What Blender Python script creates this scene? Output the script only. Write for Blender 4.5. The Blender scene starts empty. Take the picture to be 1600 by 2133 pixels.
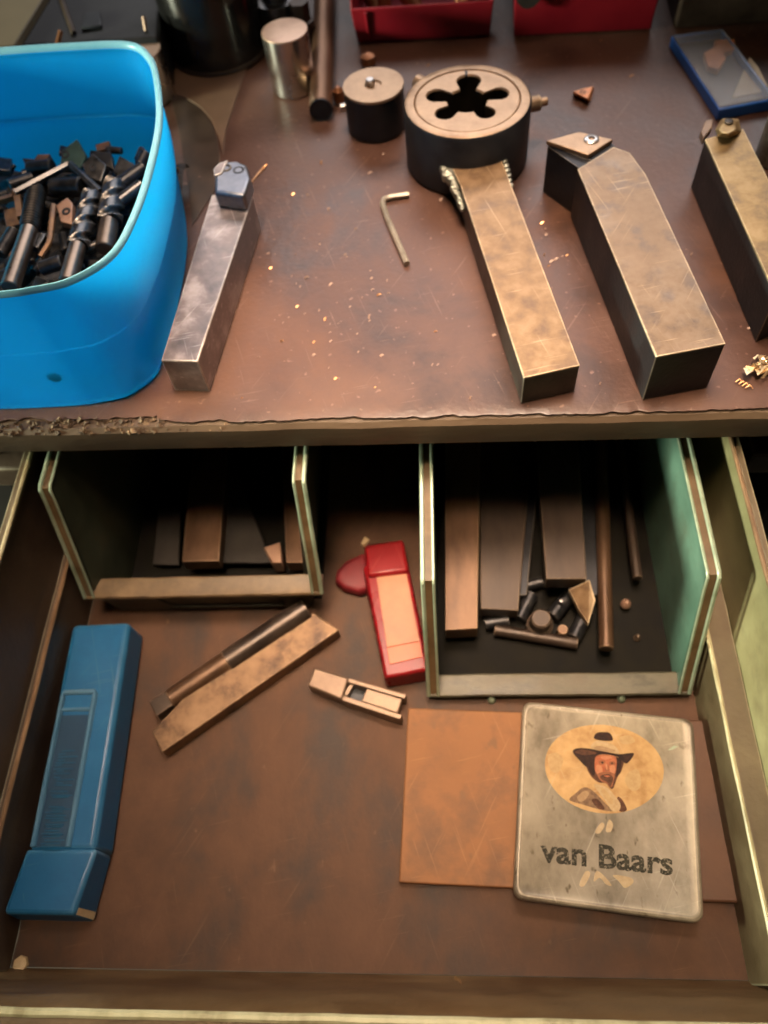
import bpy, bmesh, math, random
from mathutils import Vector, Matrix, noise
random.seed(7)
SC = bpy.context.scene
COL = SC.collection

# ------------------------------------------------------------------ camera
F_PX, IW, IH, CAM_H = 1627.3, 1600.0, 2133.0, 0.34      # focal length in photo pixels, height above the bench top
PITCH, ROLL, YAW = (math.radians(a) for a in (58.75, -8.96, 9.56))
_fw = Vector((0, math.cos(PITCH), -math.sin(PITCH))); _up = Vector((0, math.sin(PITCH), math.cos(PITCH))); _rt = Vector((1, 0, 0))
_r = math.cos(ROLL)*_rt + math.sin(ROLL)*_up; _u = -math.sin(ROLL)*_rt + math.cos(ROLL)*_up
_Rz = Matrix.Rotation(YAW, 3, 'Z'); CR, CU, CF = _Rz @ _r, _Rz @ _u, _Rz @ _fw
cd = bpy.data.cameras.new('camera'); cam = bpy.data.objects.new('camera', cd); COL.objects.link(cam)
cd.sensor_fit = 'VERTICAL'; cd.sensor_height = 36.0; cd.sensor_width = 27.0
cd.lens = F_PX/IH*36.0; cd.clip_start = 0.01; cd.clip_end = 60
cd.dof.use_dof = True; cd.dof.focus_distance = 0.37; cd.dof.aperture_fstop = 6.5
cam.matrix_world = Matrix(((CR.x, CU.x, -CF.x, 0), (CR.y, CU.y, -CF.y, 0), (CR.z, CU.z, -CF.z, CAM_H), (0, 0, 0, 1)))
SC.camera = cam

# ------------------------------------------------------------------ light
W = bpy.data.worlds.new("World"); SC.world = W; W.use_nodes = True
bg = W.node_tree.nodes['Background']; bg.inputs[0].default_value = (0.75, 0.55, 0.42, 1); bg.inputs[1].default_value = 0.020
SC.view_settings.view_transform = 'Standard'; SC.view_settings.look = 'None'
SC.view_settings.exposure = 0.0; SC.view_settings.gamma = 1.0

def area(name, loc, target, sx, sy, power, col, spread=180):
    l = bpy.data.lights.new(name, 'AREA'); l.shape = 'RECTANGLE'; l.size = sx; l.size_y = sy
    l.energy = power; l.color = col; l.spread = math.radians(spread)
    o = bpy.data.objects.new(name, l); COL.objects.link(o); o.location = loc
    o.rotation_euler = (Vector(target)-Vector(loc)).to_track_quat('-Z', 'Y').to_euler()
    return o
area('window_light', (0.10, 1.72, 1.15), (-0.05, 0.4, 0), 1.5, 0.6, 16, (1.0, 0.97, 0.98))
area('side_window_light', (-1.6, 0.05, 0.30), (0.15, 0.10, -0.08), 0.25, 0.22, 48, (0.96, 1.0, 0.74))
area('bench_pool_light', (-0.02, 0.42, 0.84), (-0.02, 0.32, 0), 0.30, 0.24, 1.05, (1.0, 0.74, 0.54), 40)   # added overhead light, cone narrowed to keep its pool on the bench
area('drawer_fill_light', (-0.10, 0.06, 1.40), (0.0, 0.20, -0.05), 0.36, 0.34, 0.74, (1.0, 0.72, 0.47), 25)   # fill light added above the open drawer, cone narrowed to dim the corners

# ------------------------------------------------------------------ helpers
def at(px, py, z=0.0):
    """world point at height z that the photo shows at pixel (px, py)"""
    d = CF + CR*((px-IW/2)/F_PX) - CU*((py-1066.5)/F_PX)
    t = (z-CAM_H)/d.z
    return Vector((d.x*t, d.y*t, z))
DYAW = math.radians(0.97)
def dr(x, y, z):
    c, s = math.cos(DYAW), math.sin(DYAW)
    return Vector((x*c-y*s, x*s+y*c, z))

class MB:
    def __init__(s): s.v = []; s.f = []
    def add(s, vs, fs):
        b = len(s.v); s.v += [Vector(v) for v in vs]; s.f += [tuple(i+b for i in f) for f in fs]; return s
    def prism(s, bot, top):
        n = len(bot)
        a = sum((bot[i].x*bot[(i+1) % n].y-bot[(i+1) % n].x*bot[i].y) for i in range(n))
        if a < 0: bot = bot[::-1]; top = top[::-1]
        return s.add(list(bot)+list(top), [tuple(range(n))[::-1], tuple(range(n, 2*n))]+[(i, (i+1) % n, n+(i+1) % n, n+i) for i in range(n)])
    def poly(s, pts, z0, z1):
        return s.prism([Vector((p[0], p[1], z0)) for p in pts], [Vector((p[0], p[1], z1)) for p in pts])
    def box(s, a, b, xf=None):
        vs = [Vector((x, y, z)) for z in (a[2], b[2]) for y in (a[1], b[1]) for x in (a[0], b[0])]
        if xf: vs = [xf @ v if isinstance(xf, Matrix) else xf(v.x, v.y, v.z) for v in vs]
        return s.add(vs, [(0, 2, 3, 1), (4, 5, 7, 6), (0, 1, 5, 4), (2, 6, 7, 3), (0, 4, 6, 2), (1, 3, 7, 5)])
    def lathe(s, c, prof, n=40, axis=None, closed=True):
        c = Vector(c); q = Vector((0, 0, 1)).rotation_difference(Vector(axis).normalized()) if axis is not None else None
        vs = []; m = len(prof)
        for r, z in prof:
            for i in range(n):
                a = 2*math.pi*i/n; p = Vector((r*math.cos(a), r*math.sin(a), z))
                vs.append(c+(q @ p if q else p))
        fs = [(k*n+i, k*n+(i+1) % n, (k+1)*n+(i+1) % n, (k+1)*n+i) for k in range(m-1) for i in range(n)]
        if closed: fs += [tuple(range(n))[::-1], tuple((m-1)*n+i for i in range(n))]
        return s.add(vs, fs)
    def rod(s, p0, p1, r, n=16, r1=None):
        p0 = Vector(p0); p1 = Vector(p1); L = (p1-p0).length; r1 = r if r1 is None else r1; ch = min(r, r1)*0.12
        return s.lathe(p0, [(r-ch, 0), (r, ch), (r1, L-ch), (r1-ch, L)], n, p1-p0)
    def tube(s, pts, r, n=8):
        pts = [Vector(p) for p in pts]; vs = []; m = len(pts)
        for i, p in enumerate(pts):
            t = (pts[min(i+1, m-1)]-pts[max(i-1, 0)]).normalized()
            a = t.cross(Vector((0, 0, 1)));  a = a.normalized() if a.length > 1e-4 else Vector((1, 0, 0)); b = t.cross(a)
            rr = r[i] if isinstance(r, (list, tuple)) else r
            for k in range(n):
                g = 2*math.pi*(k+.5)/n; vs.append(p+a*(rr*math.cos(g))+b*(rr*math.sin(g)))
        fs = [(i*n+k, i*n+(k+1) % n, (i+1)*n+(k+1) % n, (i+1)*n+k) for i in range(m-1) for k in range(n)]
        return s.add(vs, fs+[tuple(range(n))[::-1], tuple((m-1)*n+k for k in range(n))])
    def loft(s, rings, cap0=True, cap1=True):
        n = len(rings[0]); vs = [p for r in rings for p in r]
        fs = [(k*n+i, k*n+(i+1) % n, (k+1)*n+(i+1) % n, (k+1)*n+i) for k in range(len(rings)-1) for i in range(n)]
        if cap0: fs.append(tuple(range(n))[::-1])
        if cap1: fs.append(tuple((len(rings)-1)*n+i for i in range(n)))
        return s.add(vs, fs)
    def twist(s, p0, p1, r, turns, n=28, segs=110, depth=.38, lobes=2):
        p0 = Vector(p0); p1 = Vector(p1); L = (p1-p0).length; q = Vector((0, 0, 1)).rotation_difference((p1-p0).normalized()); rings = []
        for j in range(segs+1):
            t = j/segs; rg = []
            for i in range(n):
                a = 2*math.pi*i/n
                w = math.cos(lobes*(a-2*math.pi*turns*t))
                rr = r*(1-depth*(max(0, -w-.2)/.8)**.7)*(1 if t < .9 else max(.05, (1-t)/.1))
                rg.append(p0+q @ Vector((rr*math.cos(a), rr*math.sin(a), L*t)))
            rings.append(rg)
        return s.loft(rings)

def obj(name, mb, mat, parent=None, bevel=0.0, seg=2, smooth=40, label=None, kind=None):
    me = bpy.data.meshes.new(name)
    off = parent_world(parent)
    me.from_pydata([v-off for v in mb.v], [], mb.f)
    bm = bmesh.new(); bm.from_mesh(me); bmesh.ops.recalc_face_normals(bm, faces=bm.faces); bm.to_mesh(me); bm.free()
    if mat: me.materials.append(mat)
    if smooth:
        me.polygons.foreach_set('use_smooth', [True]*len(me.polygons)); me.set_sharp_from_angle(angle=math.radians(smooth))
    o = bpy.data.objects.new(name, me); COL.objects.link(o)
    if parent: o.parent = parent
    if bevel:
        b = o.modifiers.new('bevel', 'BEVEL'); b.width = bevel; b.segments = seg; b.limit_method = 'ANGLE'; b.angle_limit = math.radians(35)
    if label: o['label'] = label
    if kind: o['kind'] = kind
    return o
def parent_world(p):
    off = Vector((0, 0, 0))
    while p: off += p.location; p = p.parent
    return off
def thing(name, label, cat, loc=(0, 0, 0), group=None):
    o = bpy.data.objects.new(name, None); COL.objects.link(o); o.location = loc; o.empty_display_size = .02
    o['label'] = label; o['category'] = cat
    if group: o['group'] = group
    return o
def solo(name, mb, mat, label, cat, group=None, bevel=0.0, **k):
    o = obj(name, mb, mat, None, bevel, **k)
    c = sum(mb.v, Vector())/len(mb.v); c.z = min(v.z for v in mb.v)
    for v in o.data.vertices: v.co -= c
    o.location = c; o['label'] = label; o['category'] = cat
    if group: o['group'] = group
    return o

# ------------------------------------------------------------------ materials
def mat(name, c0, c1=None, scale=60, rough=(.45, .6), metal=0.0, bump=0.0, bscale=400, stretch=(1, 1, 1), speck=None, sscale=500, sthr=.68,
        dark=.74, scr=None, scst=.5, edge=None, ewidth=.0012, c2=None, dist=0.0, transl=0.0, tcol=None, stain=None, stscale=8, stmax=.75, det=6, coat=0.0, spec=None):
    c0, c1, c2, speck, stain = [tuple(k*dark for k in c) if c else None for c in (c0, c1 or c0, c2, speck, stain)]
    m = bpy.data.materials.new(name); m.use_nodes = True; nt = m.node_tree; N = nt.nodes; L = nt.links
    p = N['Principled BSDF']; out = N['Material Output']
    tc = N.new('ShaderNodeTexCoord'); mp = N.new('ShaderNodeMapping'); mp.inputs['Scale'].default_value = stretch; L.new(tc.outputs['Object'], mp.inputs[0])
    n1 = N.new('ShaderNodeTexNoise'); n1.inputs['Scale'].default_value = scale; n1.inputs['Detail'].default_value = det; n1.inputs['Roughness'].default_value = .62
    n1.inputs['Distortion'].default_value = dist; L.new(mp.outputs[0], n1.inputs['Vector'])
    r = N.new('ShaderNodeValToRGB'); e = r.color_ramp.elements; e[0].position = .34; e[1].position = .68
    e[0].color = (*c0, 1); e[1].color = (*(c1 or c0), 1)
    if c2: x = e.new(.5); x.color = (*c2, 1)
    L.new(n1.outputs['Fac'], r.inputs[0]); colr = r.outputs[0]
    if speck:
        n2 = N.new('ShaderNodeTexNoise'); n2.inputs['Scale'].default_value = sscale; n2.inputs['Detail'].default_value = 3; L.new(mp.outputs[0], n2.inputs['Vector'])
        r2 = N.new('ShaderNodeValToRGB'); r2.color_ramp.elements[0].position = sthr; r2.color_ramp.elements[1].position = sthr+.07; L.new(n2.outputs['Fac'], r2.inputs[0])
        mx = N.new('ShaderNodeMixRGB'); L.new(r2.outputs[0], mx.inputs[0]); L.new(colr, mx.inputs[1]); mx.inputs[2].default_value = (*speck, 1); colr = mx.outputs[0]
    if stain:
        n4 = N.new('ShaderNodeTexNoise'); n4.inputs['Scale'].default_value = stscale; n4.inputs['Detail'].default_value = 7; n4.inputs['Roughness'].default_value = .68; L.new(tc.outputs['Object'], n4.inputs['Vector'])
        r4 = N.new('ShaderNodeMapRange'); r4.inputs[1].default_value = .50; r4.inputs[2].default_value = .74; r4.inputs[4].default_value = stmax; L.new(n4.outputs['Fac'], r4.inputs[0])
        mx = N.new('ShaderNodeMixRGB'); L.new(r4.outputs[0], mx.inputs[0]); L.new(colr, mx.inputs[1]); mx.inputs[2].default_value = (*stain, 1); colr = mx.outputs[0]
    if scr:                                  # fine scratches in two directions
        for k, (st, rz) in enumerate((((1, .035, 1), .5), ((1, .03, 1), -.35), ((1, .05, 1), 1.35))):
            m2 = N.new('ShaderNodeMapping'); m2.inputs['Scale'].default_value = st; m2.inputs['Rotation'].default_value = (0, 0, rz); 
            vr = N.new('ShaderNodeVectorRotate'); vr.rotation_type = 'Z_AXIS'; vr.inputs['Angle'].default_value = rz; L.new(tc.outputs['Object'], vr.inputs['Vector'])
            m2.inputs['Rotation'].default_value = (0, 0, 0); L.new(vr.outputs[0], m2.inputs[0])
            n5 = N.new('ShaderNodeTexNoise'); n5.inputs['Scale'].default_value = 420+130*k; n5.inputs['Detail'].default_value = 2; L.new(m2.outputs[0], n5.inputs['Vector'])
            r5 = N.new('ShaderNodeMapRange'); r5.inputs[1].default_value = .67; r5.inputs[2].default_value = .74; r5.inputs[4].default_value = scst; L.new(n5.outputs['Fac'], r5.inputs[0])
            mx = N.new('ShaderNodeMixRGB'); L.new(r5.outputs[0], mx.inputs[0]); L.new(colr, mx.inputs[1]); mx.inputs[2].default_value = (*scr, 1); colr = mx.outputs[0]
    if edge:
        bv = N.new('ShaderNodeBevel'); bv.inputs['Radius'].default_value = ewidth; bv.samples = 4
        ge = N.new('ShaderNodeNewGeometry'); dp = N.new('ShaderNodeVectorMath'); dp.operation = 'DOT_PRODUCT'
        L.new(bv.outputs[0], dp.inputs[0]); L.new(ge.outputs['True Normal'], dp.inputs[1])
        mr = N.new('ShaderNodeMapRange'); mr.inputs[1].default_value = .985; mr.inputs[2].default_value = .88; L.new(dp.outputs['Value'], mr.inputs[0])
        mu = N.new('ShaderNodeMath'); mu.operation = 'MULTIPLY'; L.new(mr.outputs[0], mu.inputs[0])
        rr = N.new('ShaderNodeMapRange'); rr.inputs[1].default_value = .35; rr.inputs[2].default_value = .55; rr.inputs[3].default_value = .5; L.new(n1.outputs['Fac'], rr.inputs[0]); L.new(rr.outputs[0], mu.inputs[1])
        mx = N.new('ShaderNodeMixRGB'); L.new(mu.outputs[0], mx.inputs[0]); L.new(colr, mx.inputs[1]); mx.inputs[2].default_value = (*edge, 1); colr = mx.outputs[0]
    L.new(colr, p.inputs['Base Color']); p.inputs['Metallic'].default_value = metal
    if spec is not None: p.inputs['Specular IOR Level'].default_value = spec
    mr2 = N.new('ShaderNodeMapRange'); mr2.inputs[1].default_value = .3; mr2.inputs[2].default_value = .7; mr2.inputs[3].default_value = rough[0]; mr2.inputs[4].default_value = rough[1]
    L.new(n1.outputs['Fac'], mr2.inputs[0]); L.new(mr2.outputs[0], p.inputs['Roughness'])
    if coat: p.inputs['Coat Weight'].default_value = coat; p.inputs['Coat Roughness'].default_value = .25
    if bump:
        n3 = N.new('ShaderNodeTexNoise'); n3.inputs['Scale'].default_value = bscale; n3.inputs['Detail'].default_value = 5; L.new(mp.outputs[0], n3.inputs['Vector'])
        b = N.new('ShaderNodeBump'); b.inputs['Strength'].default_value = bump; b.inputs['Distance'].default_value = .001; L.new(n3.outputs['Fac'], b.inputs['Height']); L.new(b.outputs[0], p.inputs['Normal'])
    if transl:
        t = N.new('ShaderNodeBsdfTranslucent'); L.new(colr, t.inputs[0]) if not tcol else setattr(t.inputs[0], 'default_value', (*tcol, 1)); ms = N.new('ShaderNodeMixShader'); ms.inputs[0].default_value = transl
        L.new(p.outputs[0], ms.inputs[1]); L.new(t.outputs[0], ms.inputs[2]); L.new(ms.outputs[0], out.inputs[0])
    return m

M = {}
M['bench'] = mat('bench_brown', (.046, .022, .016), (.150, .072, .049), 11, (.30, .58), bump=.3, bscale=260, speck=(.24, .135, .095), sscale=210, sthr=.66, c2=(.108, .048, .031), dist=.5, stain=(.23, .088, .030), stscale=7, stmax=.6, scr=(.17, .10, .072))
M['edge_board'] = mat('bench_edge_paint', (.10, .062, .034), (.17, .11, .062), 30, (.45, .65), bump=.3, stretch=(.3, 1, 1), c2=(.12, .075, .043))
M['chipped'] = mat('chipped_board', (.08, .05, .03), (.46, .32, .19), 160, (.8, .9), bump=.8, bscale=500, c2=(.12, .075, .045))
M['drawer_floor'] = mat('drawer_floor', (.042, .020, .011), (.150, .070, .036), 17, (.62, .80), bump=.15, bscale=420, stretch=(1.15, .7, 1), speck=(.19, .10, .055), sscale=85, sthr=.70, c2=(.108, .045, .018), dist=.2, stain=(.042, .018, .010), stscale=9, stmax=.7, scst=.28, scr=(.16, .085, .048))
M['drawer_steel'] = mat('drawer_green_paint', (.095, .066, .032), (.20, .150, .080), 25, (.38, .6), bump=.2, bscale=300, edge=(.50, .46, .30), ewidth=.0016, c2=(.14, .100, .052))
M['front_brown'] = mat('front_brown_paint', (.11, .055, .020), (.22, .125, .052), 25, (.4, .6), bump=.2, bscale=300, edge=(.50, .40, .22), ewidth=.0016)
M['worn_lit_rim'] = mat('worn_lit_cream', (.34, .29, .16), (.66, .60, .38), 60, (.32, .5), bump=.15, c2=(.56, .50, .30), stretch=(1, .4, 1), dark=.85)
M['worn_tan'] = mat('worn_tan_paint', (.16, .09, .045), (.42, .26, .14), 50, (.38, .55), bump=.15, stretch=(1, .4, 1))
M['lit_wall'] = mat('lit_wall_cream_green', (.28, .25, .12), (.46, .42, .22), 18, (.4, .55), bump=.15, bscale=250, stain=(.10, .066, .036), stscale=26, stmax=.55)
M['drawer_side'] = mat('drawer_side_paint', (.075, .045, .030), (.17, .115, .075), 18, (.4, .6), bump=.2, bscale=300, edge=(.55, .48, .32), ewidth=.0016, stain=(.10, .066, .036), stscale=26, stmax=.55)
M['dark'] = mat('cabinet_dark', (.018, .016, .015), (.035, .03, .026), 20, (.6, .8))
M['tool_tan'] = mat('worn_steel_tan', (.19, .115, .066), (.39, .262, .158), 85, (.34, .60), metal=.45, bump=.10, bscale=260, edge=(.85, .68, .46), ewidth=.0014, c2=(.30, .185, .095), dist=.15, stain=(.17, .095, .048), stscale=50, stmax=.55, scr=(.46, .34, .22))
M['tool_brown'] = mat('worn_steel_brown', (.15, .100, .068), (.31, .222, .155), 95, (.30, .56), metal=.5, bump=.10, bscale=240, edge=(.80, .66, .46), ewidth=.0014, c2=(.25, .165, .10), dist=.15, stain=(.40, .31, .235), stscale=35, stmax=.6, scr=(.46, .34, .22))
M['bit_shank'] = mat('rusty_bit_steel', (.085, .042, .022), (.36, .22, .12), 60, (.36, .58), metal=.4, bump=.2, bscale=200, edge=(.6, .42, .26), ewidth=.001, c2=(.27, .155, .078), dist=.15)
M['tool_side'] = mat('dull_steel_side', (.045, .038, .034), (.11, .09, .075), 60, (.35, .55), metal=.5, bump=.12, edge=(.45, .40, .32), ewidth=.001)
M['hex_steel'] = mat('hex_key_steel', (.34, .30, .24), (.52, .46, .37), 150, (.3, .45), metal=.4)
M['orange_insert'] = mat('orange_insert', (.55, .20, .07), (.80, .34, .13), 150, (.35, .5), dark=1.0)
M['gold_foil'] = mat('gold_foil', (.70, .48, .24), (.95, .76, .48), 200, (.2, .35), metal=.7, dark=1.0)
M['pale_block'] = mat('pale_steel', (.19, .12, .08), (.34, .23, .155), 60, (.35, .5), metal=.4)
M['tool_grey'] = mat('worn_steel_grey', (.16, .135, .13), (.42, .36, .345), 60, (.28, .5), metal=.6, bump=.10, bscale=220, edge=(.95, .88, .80), ewidth=.0016, c2=(.235, .19, .18), dist=.2, dark=1.0, scr=(.60, .54, .52))  # pale edge colour adds the chamfer's window highlight to the wear
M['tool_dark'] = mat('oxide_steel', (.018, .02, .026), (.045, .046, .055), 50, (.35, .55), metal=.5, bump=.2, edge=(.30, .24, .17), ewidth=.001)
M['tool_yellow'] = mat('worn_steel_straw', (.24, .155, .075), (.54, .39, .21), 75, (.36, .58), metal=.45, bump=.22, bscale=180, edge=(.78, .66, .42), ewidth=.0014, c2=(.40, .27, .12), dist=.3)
M['die_top'] = mat('turned_face', (.36, .23, .14), (.56, .39, .26), 70, (.32, .5), metal=.6, bump=.2, bscale=300, c2=(.46, .31, .20))
M['black_oxide'] = mat('black_oxide', (.020, .022, .028), (.040, .043, .052), 60, (.38, .55), metal=.4, bump=.15)
M['clamp_steel'] = mat('bluish_clamp_steel', (.20, .21, .25), (.36, .37, .42), 90, (.30, .48), metal=.9, bump=.1, edge=(.75, .74, .74), ewidth=.001)
M['bore'] = mat('dark_bore', (.014, .012, .010), (.06, .045, .03), 60, (.3, .5), metal=.5)  # dark walls and floor make the hole a deeper black
M['chrome'] = mat('ground_steel', (.58, .55, .52), (.70, .67, .62), 40, (.20, .32), metal=1.0, dark=1.0)
M['bright'] = mat('bright_steel', (.50, .46, .44), (.70, .66, .64), 90, (.24, .38), metal=1.0)
M['copper_face'] = mat('turned_copper_face', (.52, .33, .24), (.68, .47, .35), 60, (.35, .5), metal=.45)
M['rod'] = mat('bronze_bar', (.17, .085, .05), (.34, .19, .11), 40, (.3, .5), metal=.7, stretch=(1, .2, 1))
M['weld'] = mat('weld_bead', (.22, .23, .19), (.52, .52, .44), 200, (.3, .5), metal=.7, bump=.6, bscale=500)
M['tub'] = mat('blue_translucent_plastic', (.008, .46, .95), (.008, .52, .98), 12, (.28, .38), transl=.72, tcol=(.06, .66, 1.0), dark=1.0, stain=(.006, .36, .82), stscale=22, stmax=.5, scr=(.10, .58, .96), bump=.06, bscale=150)
M['rim'] = mat('blue_rim_plastic', (.24, .60, .74), (.30, .66, .78), 30, (.3, .4), transl=.3, dark=1.0)
M['stain'] = mat('dark_smudge', (.01, .12, .24), (.02, .16, .32), 200, (.4, .5))
M['bit_dark'] = mat('dark_tool_steel', (.020, .022, .028), (.075, .07, .07), 120, (.3, .5), metal=.7, edge=(.30, .26, .22), ewidth=.0006)
M['bit_grey'] = mat('grey_tool_steel', (.06, .062, .07), (.19, .18, .175), 120, (.25, .42), metal=.85, edge=(.5, .46, .42), ewidth=.0006)
M['bit_rust'] = mat('rusty_tool_steel', (.12, .06, .028), (.34, .18, .085), 130, (.4, .6), metal=.4)
M['bit_green'] = mat('green_oxide_plate', (.02, .06, .055), (.045, .11, .10), 120, (.4, .6), metal=.3)
M['shank'] = mat('drill_shank', (.22, .165, .13), (.36, .27, .21), 90, (.26, .4), metal=.9)
M['heap'] = mat('bits_heap', (.008, .008, .01), (.05, .045, .042), 160, (.5, .7), metal=.4, bump=1.0, bscale=350)
M['tan_sheet'] = mat('tan_fibre_sheet', (.14, .078, .046), (.22, .125, .076), 40, (.5, .65), bump=.15)
M['wall_board'] = mat('cream_board', (.17, .125, .065), (.22, .165, .09), 12, (.55, .7))
M['black_plastic'] = mat('black_plastic', (.006, .006, .008), (.014, .014, .017), 40, (.5, .65))
M['brown_metal'] = mat('brown_metal', (.05, .032, .022), (.10, .065, .045), 60, (.4, .6), metal=.3)
M['red'] = mat('red_plastic', (.25, .007, .018), (.33, .010, .022), 30, (.32, .45), bump=.05, dark=.85)
M['bronze_parts'] = mat('bronze_parts', (.30, .11, .045), (.5, .22, .10), 90, (.35, .55), metal=.6)
M['blue_card'] = mat('blue_plastic', (.012, .10, .42), (.02, .14, .50), 40, (.32, .42), dark=1.0)
M['blue_case'] = mat('petrol_blue_plastic', (.004, .115, .29), (.008, .160, .39), 25, (.30, .45), bump=.08, edge=(.16, .34, .47), ewidth=.0030, dark=.85, scr=(.06, .17, .28), stain=(.004, .095, .25), stscale=18, stmax=.6)
M['blue_deep'] = mat('petrol_blue_recess', (.004, .050, .125), (.007, .070, .165), 30, (.4, .5))
M['brass'] = mat('brass_chip', (.32, .15, .065), (.54, .29, .15), 300, (.25, .4), metal=.85)
M['chip_pale'] = mat('pale_chip', (.26, .16, .115), (.40, .26, .20), 300, (.4, .55), metal=.3)
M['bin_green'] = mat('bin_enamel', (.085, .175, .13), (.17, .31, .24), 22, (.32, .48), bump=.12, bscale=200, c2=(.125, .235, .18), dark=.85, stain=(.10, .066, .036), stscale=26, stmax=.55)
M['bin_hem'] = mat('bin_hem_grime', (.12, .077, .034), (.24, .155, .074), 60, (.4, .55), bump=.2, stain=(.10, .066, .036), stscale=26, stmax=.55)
M['bin_dark'] = mat('bin_dark_enamel', (.035, .040, .026), (.085, .095, .062), 25, (.4, .55), bump=.12, bscale=200, c2=(.055, .064, .042), stain=(.10, .066, .036), stscale=26, stmax=.55)  # darker tone of the right bin's enamel, with brown stains
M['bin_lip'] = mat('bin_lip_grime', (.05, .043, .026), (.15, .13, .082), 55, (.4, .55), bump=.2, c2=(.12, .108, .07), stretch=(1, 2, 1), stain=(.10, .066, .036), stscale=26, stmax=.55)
M['bin_bead'] = mat('bin_worn_bead', (.28, .36, .25), (.48, .57, .42), 60, (.28, .4), metal=.2)
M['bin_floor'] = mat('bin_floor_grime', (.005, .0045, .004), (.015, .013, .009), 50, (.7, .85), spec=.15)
M['bar_brown'] = mat('brown_steel_bar', (.085, .044, .024), (.24, .135, .078), 40, (.36, .52), metal=.5, stretch=(1, .35, 1), edge=(.55, .38, .24), ewidth=.001)
M['bar_dull'] = mat('dull_steel_bar', (.040, .026, .019), (.090, .060, .044), 40, (.38, .55), metal=.4, stretch=(1, .35, 1), edge=(.32, .23, .15), ewidth=.001)
M['bar_dark'] = mat('dark_brown_steel', (.045, .032, .026), (.12, .085, .065), 50, (.28, .45), metal=.5, edge=(.40, .28, .2), ewidth=.001)
M['plate_dull'] = mat('dull_plate', (.030, .026, .023), (.060, .052, .046), 40, (.45, .6), metal=.3)
M['copper_stub'] = mat('copper_stub', (.42, .24, .16), (.58, .36, .26), 60, (.35, .5), metal=.4)
M['red_dark'] = mat('dull_dark_red_plastic', (.16, .006, .012), (.24, .010, .018), 60, (.5, .65))
M['red_case'] = mat('red_clear_plastic', (.32, .008, .015), (.42, .014, .020), 30, (.22, .35), transl=.35, dark=.85, scr=(.45, .06, .05))
M['orange_label'] = mat('orange_label', (.40, .14, .062), (.52, .20, .09), 40, (.4, .5), dark=.85)
M['orange_strip'] = mat('orange_red_strip', (.74, .11, .025), (.82, .15, .04), 60, (.35, .45))
M['card'] = mat('brown_hardboard', (.16, .070, .026), (.27, .122, .047), 28, (.62, .78), bump=.15, bscale=300, c2=(.27, .115, .040), speck=(.20, .095, .04), sscale=90, sthr=.66, dark=.9, scr=(.36, .18, .075), stain=(.19, .085, .035), stscale=22, stmax=.7)
M['board_dark'] = mat('dark_brown_board', (.11, .048, .024), (.17, .080, .042), 28, (.5, .65), bump=.15, bscale=300)
M['tin'] = mat('worn_grey_tin', (.15, .125, .092), (.33, .285, .22), 45, (.34, .55), metal=.25, bump=.15, bscale=250, speck=(.10, .075, .045), sscale=130, sthr=.64, c2=(.25, .215, .165), edge=(.58, .50, .36), ewidth=.0016, stretch=(1.3, .8, 1), dark=.9, scr=(.42, .38, .31), stain=(.115, .082, .048), stscale=30, stmax=.5)
M['oval'] = mat('oval_cream_print', (.30, .165, .062), (.50, .325, .15), 80, (.55, .65), c2=(.42, .26, .11), spec=.25, dark=1.0, scr=(.46, .34, .20), stain=(.26, .15, .07), stscale=70, stmax=.5)
M['hat'] = mat('print_dark_brown', (.045, .022, .016), (.085, .045, .03), 200, (.4, .5))
M['face'] = mat('print_face_red', (.42, .13, .06), (.62, .25, .13), 260, (.4, .5))
M['hair'] = mat('print_hair_brown', (.12, .045, .022), (.20, .08, .04), 260, (.4, .5))
M['coat'] = mat('print_coat', (.14, .075, .042), (.26, .16, .09), 150, (.4, .5))
M['collar'] = mat('print_collar', (.50, .36, .20), (.66, .50, .31), 150, (.4, .5))
M['ink'] = mat('print_ink', (.022, .021, .015), (.075, .066, .046), 260, (.65, .75), spec=.15, speck=(.22, .19, .145), sscale=900, sthr=.56)
M['gold_ink'] = mat('print_gold', (.36, .25, .12), (.48, .35, .19), 300, (.35, .5))
M['sticker'] = mat('tan_sticker', (.50, .38, .22), (.62, .48, .29), 120, (.6, .7), dark=1.0)
M['floor'] = mat('concrete_floor', (.06, .055, .05), (.11, .10, .09), 6, (.7, .85))
g = bpy.data.materials.new('clear_lid'); g.use_nodes = True; gp = g.node_tree.nodes['Principled BSDF']
gp.inputs['Base Color'].default_value = (.92, .92, .93, 1); gp.inputs['Roughness'].default_value = .12; gp.inputs['Transmission Weight'].default_value = .9; gp.inputs['IOR'].default_value = 1.3
M['clear'] = g

# ------------------------------------------------------------------ setting: floor, bench, cabinet
DF = -.147                                   # drawer floor height, bench top is z = 0
fl = MB().box((-3, -2, -.93), (3, 4, -.90)); o = obj('ground', fl, M['floor']); o['kind'] = 'structure'
BY = .262
wb = thing('workbench', 'brown worn workbench top with chipped front edge above the open drawer', 'workbench', (0, BY, 0))
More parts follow.
